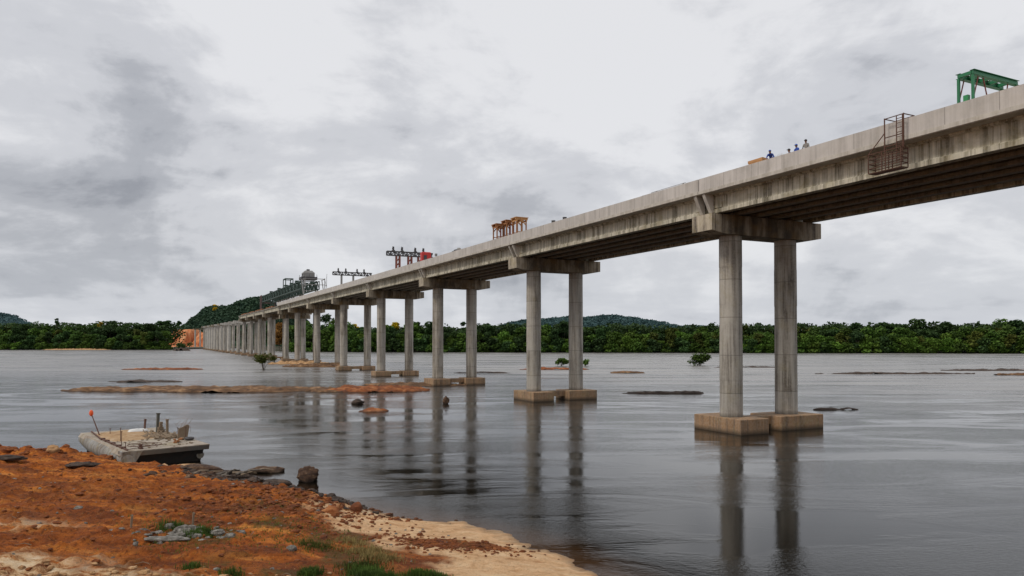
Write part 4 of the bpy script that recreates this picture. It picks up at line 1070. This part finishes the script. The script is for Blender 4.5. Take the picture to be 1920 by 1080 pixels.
def bush(label, x, y, z, r_, h_, leaf, seed, nq=700, sz=.28, stem=0.0, lobes=7):
    rng = np.random.default_rng(seed); rd = random.Random(seed)
    t = thing('river_bush', label, 'bush', (x, y, z)); P = []
    ls = [((rd.uniform(-.7,.7)*r_, rd.uniform(-.5,.5)*r_, stem+(h_-stem)*rd.uniform(.3,.8)), r_*rd.uniform(.25,.45)) for _ in range(lobes)]
    for c_, lr in ls:
        d = rng.normal(size=(nq//lobes, 3)); d /= np.linalg.norm(d, axis=1)[:, None]; P.append(np.array(c_)+d*lr*rng.uniform(.4,1.25,(len(d),1))*np.array([1,1,.8]))
    P = np.concatenate(P); P[:, 2] = np.maximum(P[:, 2], .05); quad_obj('foliage', quads(P, sz, rng), LEAF[leaf], t)
    mb = MB()
    for c_, lr in ls: mb.path([(0,0,-.5), (c_[0]*.3, c_[1]*.3, c_[2]*.5), c_], [.07+.06*(stem > 0), .06, .02], 5, False)
    mb.build('stem', M_BARK, t)
    return t
bush('loose green bush growing out of the river left of the near pier', 71.6, 275, 0, 4.2, 4.6, 'mid', 601, 1200, .42, 0, 14)
bush('round green bush in the river behind the second pier, left one', 18.3, 268, 0, 3.0, 3.0, 'light', 602, 900, .3)
bush('small green bush in the river behind the second pier, right one', 27.2, 268, 0, 1.8, 2.4, 'mid', 603, 500, .3)
bush('broad leaning bush on a thin dark stem before the ninth pier', -77.4, 225, 0, 4.0, 4.9, 'olive', 604, 1200, .3, 2.2, 9)
bush('dark green bush under the lone far pier', -350, 772, 0, 8.0, 8.5, 'dark', 605, 700, .9)
bush('low green bush on the shore seen between the sixth and seventh piers', -178, 600, 0, 8, 9, 'light', 606, 900, .8)

# ------------------------------------------------------------------ stranded pontoon
M_PONT = concrete('pontoon_skin', (.24,.25,.25), (.09,.065,.04), .8, lichen=.5)
M_PDECK = concrete('pontoon_deck', (.35,.305,.25), (.15,.10,.06), .7, lichen=.6)
M_PSAND = rockmat('deck_sand', (.28,.16,.07), (.42,.27,.14), (.50,.38,.26), 1.2)
M_UNDER = paint('hull_undercut_shade', (.02,.018,.016), .7, .2)  # near-black colour stands for the shade under the raked bow
ang = math.atan2(.66, .75)
pt = thing('pontoon_boat', 'grey flat decked pontoon boat stranded on the red bank with scrap on its deck', 'boat', (-26.35, 49.6, 0), ang)
PW, PL = 5.3, 13.6; ZD = 1.28
mb = MB()      # tubular left side float, tapering to both ends
pts = []; rs = []
for k in range(15):
    q = k/14; y_ = -.25+q*(PL+.6); rr = .62*min(1, (.38+2.2*min(q, 1-q))**.5) ; pts.append((.0, y_, .66+.18*max(0, (q-.7))*1.5)); rs.append(rr)
mb.path(pts, rs, 16); mb.build('float', M_PONT, pt)
mb = MB(); mb.path([(PW-.25, p_[1]+.9, p_[2]-.22) for p_ in pts], [q*.7 for q in rs], 14); mb.build('float', M_PONT, pt)
mb = MB()
prof0 = [(0.1, .0), (PW, 0.0), (PW, ZD-.32), (.1, ZD-.32)]
mb.prism([(0, .78, -.2), (PW, .78, -.2)] and [(.25, -.2), (PW-.2, -.2), (PW-.05, ZD-.4), (.1, ZD-.4)], lambda x_, z_: (x_, .95-.5*max(0, z_), z_), lambda x_, z_: (x_, PL, z_))
mb.build('hull', M_UNDER, pt)
mb = MB(); mb.prism([(-.45, ZD-.30), (PW+.15, ZD-.38), (PW+.15, ZD), (-.25, ZD)], lambda x_, z_: (x_, -.12+.35*(ZD-z_), z_), lambda x_, z_: (x_, PL, z_)); recalc(mb.build('deck', M_PDECK, pt))
mb = MB(); mb.prism([(-.4, -.10), (.95, -.10), (.35, .75), (-.4, .75)], lambda x_, z_: (x_, -.18, ZD-.02-z_*.0-(.0 if z_ < 0 else z_*1.3)), lambda x_, z_: (x_, .8, ZD-.02-(.0 if z_ < 0 else z_*1.3))); recalc(mb.build('corner_plate', M_PONT, pt))
mb = MB(); mb.prism([(.45, ZD-.38), (PW+.05, ZD-.36), (PW+.12, ZD-.05), (.05, ZD-.05)], lambda x_, z_: (x_, -.19+.45*(ZD-z_), z_), lambda x_, z_: (x_, -.145+.45*(ZD-z_), z_)); recalc(mb.build('bow_plate', paint('muddy_grey_plate', (.13,.125,.11), .8, .6, scale=1.2), pt))
mb = MB()
mb.bar((.05, .2, ZD+.05), (.05, PL*.62, ZD+.05), .10, .10); mb.bar((.05, PL*.60, ZD+.05), (.45, PL-.3, ZD+.09), .09)
for q in (.1, .2, .32, .45, .55): mb.box(-.05, .25, PL*q, PL*q+.25, ZD+.003, ZD+.14)
mb.build('edge_rail', M_RUST, pt)
o = islet('x', 0, 0, 2.0, 4.2, .16, M_PSAND, 33, 0, 'sand_patch', 40, 40); del o['label']; del o['category']; o.parent = pt; o.location = (2.1, 8.6, ZD+.02)
for i_, (x_, y_, h_) in enumerate(((.35, 3.1, 1.0), (.9, 5.8, .95), (.12, 1.0, .45), (1.2, 10.4, .5), (4.9, 5.5, .7), (5.1, 4.2, .85))):
    mb = MB(); mb.tube((x_, y_, ZD), (x_, y_, ZD+h_), .026, .022, 7); mb.box(x_-.045, x_+.045, y_-.045, y_+.045, ZD+h_, ZD+h_+.05); mb.build('stanchion', M_RUST, pt)
mb = MB(); mb.box(.9, 1.1, .35, .95, ZD+.003, ZD+.10); mb.tube((1.0,.45,ZD+.1),(1.0,.45,ZD+.34),.05,.05,7); mb.tube((1.0,.85,ZD+.1),(1.0,.85,ZD+.34),.05,.05,7); mb.bar((.8,.45,ZD+.30),(1.2,.85,ZD+.30),.06); mb.build('cleat', M_RUST, pt)
# things lying on the pontoon
def on_p(x_, y_, z_=0): c_, s_ = math.cos(ang), math.sin(ang); return (-26.35+x_*c_-y_*s_, 49.6+x_*s_+y_*c_, ZD+z_)
r = thing('marker_buoy', 'orange ball buoy on a leaning pole at the left end of the pontoon', 'buoy', on_p(.55, 10.9), ang)
mb = MB(); mb.tube((0,0,0), (-.35,1.05,1.55), .05, .035, 8); mb.build('pole', M_RUST, r)
mb = MB(); mb.blob((-.38,1.12,1.72), (.15,.15,.27), 1, 12, .12); mb.build('float_ball', M_ORANGE, r)
def post(lb, x_, y_, w_, h_, mat, lean=(0,0)):
    r = thing('mooring_post', lb, 'post', on_p(x_, y_), ang); mb = MB(); mb.bar((0,0,0), (lean[0], lean[1], h_), w_, w_*.8); mb.box(-w_, w_, -w_, w_, 0, .06); mb.build('shaft', mat, r); mb = MB(); mb.box(lean[0]-w_*.6, lean[0]+w_*.6, lean[1]-w_*.6, lean[1]+w_*.6, h_-.02, h_+.05); mb.build('cap_plate', mat, r)
M_OLIVE = paint('weathered_olive_steel', (.07,.075,.06), .7, .4)
M_BROWNW = paint('weathered_timber', (.20,.15,.10), .9, .4)
post('tallest dark post standing on the pontoon', 4.35, 9.0, .24, 1.62, M_OLIVE, (.06, 0))
post('thin dark brown post left of the tallest post on the pontoon', 3.6, 9.9, .13, 1.1, M_RUST, (.10, .1))
post('weathered brown post right of the tallest post on the pontoon', 4.75, 7.7, .20, 1.2, M_BROWNW, (-.02, .0))
r = thing('timber_block', 'stacked weathered timber blocks between the posts on the pontoon', 'timber', on_p(4.35, 8.2), ang)
for k, (w_, d_) in enumerate(((.5, .4), (.42, .36), (.46, .3), (.3, .3), (.34, .26))):
    mb = MB(); mb.box(-w_/2+.03*k, w_/2, -d_/2, d_/2, k*.21, k*.21+.18); mb.build('block', M_BROWNW, r)
r = thing('steel_bracket', 'broken upright plate with bent rods at the right side of the pontoon', 'scrap', on_p(5.0, 4.6), ang)
mb = MB(); mb.prism([(-.42, 0), (.34, 0), (.48, .95), (.30, 1.05), (.05, .90), (-.30, .78)], lambda x_, z_: (x_, -.05, z_), lambda x_, z_: (x_, .05, z_)); recalc(mb.build('plate', M_BROWNW, r))
for (a_, b_, c_) in (((-.3,0,.7), (-.5,.1,1.1), (-.15,0,1.35)), ((.0,0,.8), (.2,0,1.2), (.42,.1,1.55)), ((.2,0,.9), (.5,.1,1.1), (.7,0,1.5)), ((.3,0,.5), (.55,0,.9), (.6,0,.35)), ((-.3,0,.5), (-.1,-.1,1.1), (.2,0,1.4))):
    mb = MB(); mb.path([a_, b_, c_], [.02,.018,.012], 5); mb.build('rod', M_BROWNW, r)
r = thing('white_bag', 'white sack lying on the pontoon deck beside the posts', 'sack', on_p(3.1, 9.9), ang)
mb = MB(); mb.blob((0,0,.20), (.75,.5,.24), 3, 12, .3); mb.build('cloth', M_WHITEP, r); mb = MB(); mb.blob((.55,.1,.24), (.16,.14,.12), 5, 7, .4); mb.build('knot', M_WHITEP, r)
mb = MB(); rd = random.Random(9)
for k in range(130):
    x_ = rd.gauss(4.15, .55); y_ = rd.gauss(7.0, 1.35); s_ = rd.uniform(.06, .20)
    if not 2.8 < x_ < 5.2: continue
    mb.blob((x_, y_, s_*.5), (s_*1.5, s_, s_*.7), k, 4, .5, True)
for k in range(26):
    x_ = rd.uniform(3.3, 4.9); y_ = rd.uniform(4.8, 9.2); a_ = rd.uniform(0, 3.1); l_ = rd.uniform(.4, 1.2)
    mb.bar((x_, y_, .08), (x_+math.cos(a_)*l_*.6, y_+math.sin(a_)*l_, .12+rd.uniform(0,.35)), .05)
for k in range(70):
    x_ = rd.uniform(.6, 5.0); y_ = rd.uniform(.3, 9.5); s_ = rd.uniform(.03, .08); mb.blob((x_, y_, s_*.4), (s_*1.6, s_, s_*.6), k+200, 4, .5, True)
for k in range(12):
    x_ = rd.uniform(.6, 3.5); y_ = rd.uniform(1, 10); a_ = rd.uniform(0, 3.1); l_ = rd.uniform(.3, 1.1); mb.bar((x_, y_, .03), (x_+math.cos(a_)*l_, y_+math.sin(a_)*l_, .04), .04)
o = mb.build('deck_rubble', M_BROWNW, None, on_p(0, 0, .01), ang); tag(o, 'dark rubble and broken sticks heaped along the right side of the pontoon deck', 'rubble', None, 'stuff')
r = thing('rope', 'slack dark rope lying in loops on the front left of the pontoon deck', 'rope', on_p(1.6, 1.6, .03), ang)
mb = MB(); mb.path([(.28*(1+.12*k)*math.cos(k*.55), .34*(1+.08*k)*math.sin(k*.55), .02+.004*k) for k in range(34)], [.022]*34, 5); mb.build('coil', M_RUST, r)
mb = MB(); mb.path([(.3,0,.02), (-.4,-.5,.02), (-.9,-1.0,.05), (-1.6,-1.35,.04)], [.022]*4, 5); mb.build('tail', M_RUST, r)
r = thing('brick_heap', 'small red brown heap of bricks on the front right of the pontoon deck', 'bricks', on_p(4.15, 2.3), ang)
for k in range(11): mb = MB(); a_ = rd.uniform(0, 3); M_ = Matrix.Translation((rd.uniform(-.45,.45), rd.uniform(-.3,.3), .05+.1*(k % 3))) @ Matrix.Rotation(a_, 4, 'Z'); mb.box(-.12, .12, -.06, .06, -.05, .05, M_); mb.build('brick', M_FORM, r)
r = thing('tyre', 'small dark tyre lying at the right edge of the pontoon deck', 'tyre', on_p(5.0, 3.0), ang)
mb = MB(); n_, m_ = 20, 8; vs = []; fs = []
for i in range(n_):
    for j in range(m_):
        a_ = 2*math.pi*i/n_; b_ = 2*math.pi*j/m_; q = .24+.10*math.cos(b_); vs.append((math.cos(a_)*q, math.sin(a_)*q, .14+.11*math.sin(b_)))
for i in range(n_):
    for j in range(m_): fs.append((i*m_+j, ((i+1)%n_)*m_+j, ((i+1)%n_)*m_+(j+1)%m_, i*m_+(j+1)%m_))
mb.add(vs, fs, True); mb.build('tread', M_DARK, r); mb = MB(); mb.tube((0,0,.06),(0,0,.2), .14, .14, 14); mb.build('hub', M_RUST, r)

# ------------------------------------------------------------------ stones, driftwood and plants on the bank
def gz(x, y):
    z, d = land_z(np.array([[float(x)]]), np.array([[float(y)]])); return float(z[0, 0])
def stone(label, x, y, r_, mat, seed, cat='rock', name='boulder', sink=.25, amp=.3, n=14, group=None, flat=False):
    mb = MB(); mb.blob((0,0,0), r_, seed, n, amp, flat, 1.5); o = mb.build(name, mat, None, (x, y, max(gz(x, y), -.15)+r_[2]*(1-sink*2))); return tag(o, label, cat, group)
stone('big round brown boulder standing in the shallow water', -12.9, 45.8, (.62,.50,.58), M_BOULD, 11, sink=.12, amp=.45, n=18)
stone('low red rock lying in the water with green weed on it', -16.7, 49.0, (1.25,.6,.34), M_BOULD, 5)
stone('flat tan rock at the right foot of the pontoon', -21.6, 48.7, (1.4,.5,.26), M_TANR, 7, n=18)
stone('dark flat rock at the water edge left of the driftwood', -20.2, 46.7, (1.3,.6,.42), M_BOULD, 8)
stone('dark rock ledge lying along the shore behind the driftwood', -17.9, 46.4, (1.6,.5,.38), M_ROCKDK, 9)
stone('brown rock ledge lying along the shore left of the boulder', -14.6, 44.7, (1.0,.5,.3), M_ROCKDK, 10)
stone('rust red block of earth lying alone on the sand', -7.75, 36.2, (.30,.26,.27), M_ROCKRED, 12, 'clod', 'earth_clod', .05, .2, 10, None, True)
stone('red brown clod on the sand left of the lone red block', -8.4, 33.7, (.38,.3,.26), M_ROCKRED, 13, 'clod', 'earth_clod', .2, .4, 10)
stone('flat grey slab of stone at the bottom edge of the bank', -8.65, 21.9, (.66,.34,.14), M_GREYR, 14, 'stone', 'stone_slab', .1, .15, 14)
stone('pale grey stone half covered by weeds near the middle of the bank', -12.4, 27.8, (.50,.32,.20), M_GREYR, 15, 'stone', 'stone_slab', .2, .4, 14, None, True)
stone('long grey stone in front of the weedy pale stone', -12.6, 26.6, (.85,.22,.09), M_GREYR, 16, 'stone', 'stone_slab', .1, .3, 14)
stone('dark stone slab on the red earth, left one behind', -31.6, 45.3, (1.1,.45,.20), M_ROCKDK, 17, 'stone', 'stone_slab', .1, .4, 14)
stone('dark low stone slab on the red earth before the pontoon', -26.9, 45.2, (1.0,.35,.16), M_ROCKDK, 18, 'stone', 'stone_slab', .1, .5, 14, None, True)
stone('pale boulder on the earth heap at the left end of the pontoon', -31.9, 50.3, (.45,.35,.32), M_TANR, 19)
stone('small white stone among weeds right of the pale stone', -8.0, 26.4, (.20,.15,.13), M_GREYR, 20, 'stone', 'small_stone', .2, .3, 8)
stone('small white stone on the red earth near the left furrows', -19.0, 31.8, (.22,.14,.10), M_GREYR, 21, 'stone', 'small_stone', .2, .3, 8)
stone('small upright dark rock in the water in front of the third pier', -9.4, 103, (.42,.40,.62), M_BOULD, 31, sink=.1, amp=.4)
stone('tiny dark rock in the water behind the small flat stone', -22.0, 103.0, (.75,.5,.42), M_ROCKDK, 32, sink=.1, amp=.5)
# driftwood
r = thing('driftwood', 'tangled pale driftwood branches at the shore right of the pontoon', 'driftwood', (-18.4, 45.5, gz(-18.4, 45.5)), .2)
rd = random.Random(21)
for k in range(20):
    mb = MB(); a_ = Vector((rd.uniform(-2.4,2.0), rd.uniform(-.5,.5), rd.uniform(.05,.3))); an = rd.gauss(0, .5); l_ = rd.uniform(.7, 2.4)
    b_ = a_+Vector((math.cos(an)*l_, math.sin(an)*l_*.5, rd.uniform(-.1,.35))); m_ = (a_+b_)/2+Vector((0, rd.uniform(-.15,.15), rd.uniform(0,.18)))
    mb.path([a_, m_, b_], [rd.uniform(.05,.11), .06, .02], 6); mb.build('branch', M_BARK if k % 2 else M_BROWNW, r)
# gravel and clods
def scatter(name, label, n_, fn, smin, smax, mat, seed, amp=.5):
    rng = np.random.default_rng(seed); X = []; Y = []
    while len(X) < n_:
        x, y = fn(rng); X.append(x); Y.append(y)
    X = np.array(X); Y = np.array(Y); Z, D = land_z(X[None], Y[None]); Z = Z[0]; D = D[0]; mb = MB()
    for x, y, z, d in zip(X, Y, Z, D):
        if d < -.4: continue
        s_ = rng.uniform(smin, smax)*rng.uniform(.5, 1); mb.blob((x, y, z+s_*.18), (s_*rng.uniform(.8,1.5), s_, s_*rng.uniform(.4,.8)), int(rng.integers(1, 999)), 4, amp, True)
    o = mb.build(name, mat); return tag(o, label, 'stones', None, 'stuff')
def along_shore(rng, spread=1.5, lo=12, hi=19):
    k = rng.uniform(lo, hi); i = int(k); f_ = k-i; return (SH[i,0]*(1-f_)+SH[i+1,0]*f_+rng.normal(0, spread)-.5, SH[i,1]*(1-f_)+SH[i+1,1]*f_+rng.normal(-.4, spread*.7))
scatter('shore_gravel', 'dark broken stones and debris along the water line', 900, lambda r_: along_shore(r_, 1.0, 12, 16.9), .05, .26, M_ROCKDK, 71)
scatter('earth_clods', 'loose red clods strewn over the bank', 900, lambda r_: (r_.uniform(-40, -4), r_.uniform(19, 50)), .04, .17, M_CLOD, 72)
scatter('earth_clods', 'dense red clods on the slope above the sand', 1100, lambda r_: (r_.normal(-10.5, 2.6), r_.normal(35.5, 2.4)), .04, .16, M_CLOD, 73)
scatter('pale_rubble', 'heap of pale broken stones under the weeds in the middle of the bank', 130, lambda r_: (r_.normal(-12.5, .75), r_.normal(27.6, .5)), .06, .22, M_GREYR, 78)
scatter('pale_pebbles', 'pale pebbles strewn over the bank', 260, lambda r_: (r_.uniform(-30, -2), r_.uniform(19, 42)), .03, .12, M_GREYR, 74)
scatter('dark_pebbles', 'brown pebbles on the red patch on the sand', 420, lambda r_: (r_.normal(-2.6, 1.6), r_.normal(29.6, .6)), .03, .11, M_CLOD, 75)

M_GRASS = foliage('grass_blades', (.022,.042,.008), (.050,.085,.014), bscale=1.5)
M_DRY = foliage('dry_grass', (.10,.075,.025), (.20,.15,.06), bscale=1.5)
def grass(name, label, clumps, mat, seed, dens=150, hgt=.28):
    rng = np.random.default_rng(seed); V = []
    for (x, y, rx, ry, k) in clumps:
        n_ = int(dens*k); px = x+rng.normal(0, rx, n_); py = y+rng.normal(0, ry, n_)
        pz, d = land_z(px[None], py[None]); pz = pz[0]-.03; ok = d[0] > .3
        for a_, b_, c_ in zip(px[ok], py[ok], pz[ok]):
            for q in range(3):
                an = rng.uniform(0, 6.28); h_ = hgt*rng.uniform(.5, 1.4); ln = rng.uniform(.1, .6)*h_; w_ = rng.uniform(.008, .018)
                dx, dy = math.cos(an), math.sin(an); bx, by = a_+rng.normal(0,.04), b_+rng.normal(0,.04)
                V += [(bx-dy*w_, by+dx*w_, c_), (bx+dy*w_, by-dx*w_, c_), (bx+dx*ln+dy*w_*.4, by+dy*ln-dx*w_*.4, c_+h_), (bx+dx*ln-dy*w_*.4, by+dy*ln+dx*w_*.4, c_+h_)]
    o = quad_obj(name, np.array(V), mat); return tag(o, label, 'grass', None, 'stuff')
grass('grass', 'green grass tufts at the bottom of the bank', [(-5.0,24.6,.25,.30,3.2),(-4.3,24.2,.30,.18,2.2),(-3.1,24.9,.25,.12,2.4),(-2.5,24.7,.2,.10,1.2),(-1.9,22.9,.3,.15,2),(-6.7,24.2,.16,.2,1.6),(-11.8,27.7,.22,.35,2.2),(-13.3,28.5,.4,.2,1),(-16.7,49.1,.35,.2,1.5),(-10.6,24.0,.2,.1,.5),(-9,23.4,.2,.1,.4)], M_GRASS, 81, 170, .20)
grass('grass', 'low sparse weeds over the middle of the bank', [(-9.5,28.5,2.0,1.2,5),(-8.6,30.5,1.2,1.2,4),(-7.6,27.5,1.2,.8,3),(-11.8,26.2,1.2,.8,3),(-13.5,30.5,2,1.2,3),(-12.0,36,2.5,1.5,3),(-15,42,1.5,.8,2)], LEAF['olive'], 82, 60, .09)
grass('grass', 'brown dry shrubs above the green tufts', [(-5.6,27.6,.35,.3,2.2),(-4.7,26.6,.4,.25,1.8),(-6.4,28.9,.35,.25,1),(-.8,22.4,.5,.15,1.4),(-3.2,23.4,.7,.3,1.2)], M_DRY, 83, 140, .17)
grass('grass', 'dark olive weeds mixed into the green tufts', [(-5.2,25.3,.4,.35,2.6),(-2.6,23.7,.6,.2,1.6),(-7.4,27.4,.4,.3,1)], LEAF['olive'], 84, 150, .16)
mb = MB(); rd = random.Random(77)
for k in range(150):
    x_, y_ = (rd.uniform(-30, -5), rd.uniform(20, 44)) if k < 90 else (rd.gauss(-17, 2.5), rd.gauss(43.5, 1.2))
    z_ = gz(x_, y_)
    if z_ < .1: continue
    a_ = rd.uniform(0, 6.28); l_ = rd.uniform(.15, .7); mb.path([(x_, y_, z_+.03), (x_+math.cos(a_)*l_*.5, y_+math.sin(a_)*l_*.5, z_+.08), (x_+math.cos(a_+.3)*l_, y_+math.sin(a_+.3)*l_, z_+.04)], [.014, .012, .006], 4, False)
tag(mb.build('twig_litter', M_BROWNW), 'thin pale twigs and dead stalks littering the bank', 'twigs', None, 'stuff')
scatter('earth_clods', 'big rough clods along the crest of the left bank', 160, lambda r_: (r_.uniform(-42, -27), r_.normal(52.5, 2.6)), .12, .36, M_CLOD, 91)
scatter('shore_rubble', 'broken brown rock pieces between driftwood and boulder', 170, lambda r_: (r_.normal(-16.0, 2.4), r_.normal(44.4, 1.0)), .10, .40, M_BOULD, 92)
scatter('pale_rubble', 'pale broken stone flakes around the sandy bottom left corner', 160, lambda r_: (r_.uniform(-16, -6), r_.normal(22.5, .9)), .05, .16, M_TANR, 93)
# a fence of short stakes by the weedy stone
for (x_, y_, h_, lb) in ((-14.5, 27.6, .42, 'short pale stake left of the weedy stone'), (-12.9, 29.3, .50, 'short pale stake behind the weedy stone')):
    mb = MB(); mb.bar((0,0,-.1), (.03,.02,h_), .09, .07); mb.prism([(-.05,0),(.05,0),(.0,.07)], lambda a_, b_: (a_+.03, -.02, h_+b_), lambda a_, b_: (a_+.03, .05, h_+b_)); tag(mb.build('wooden_stake', M_BROWNW, None, (x_, y_, gz(x_, y_))), lb, 'stake')
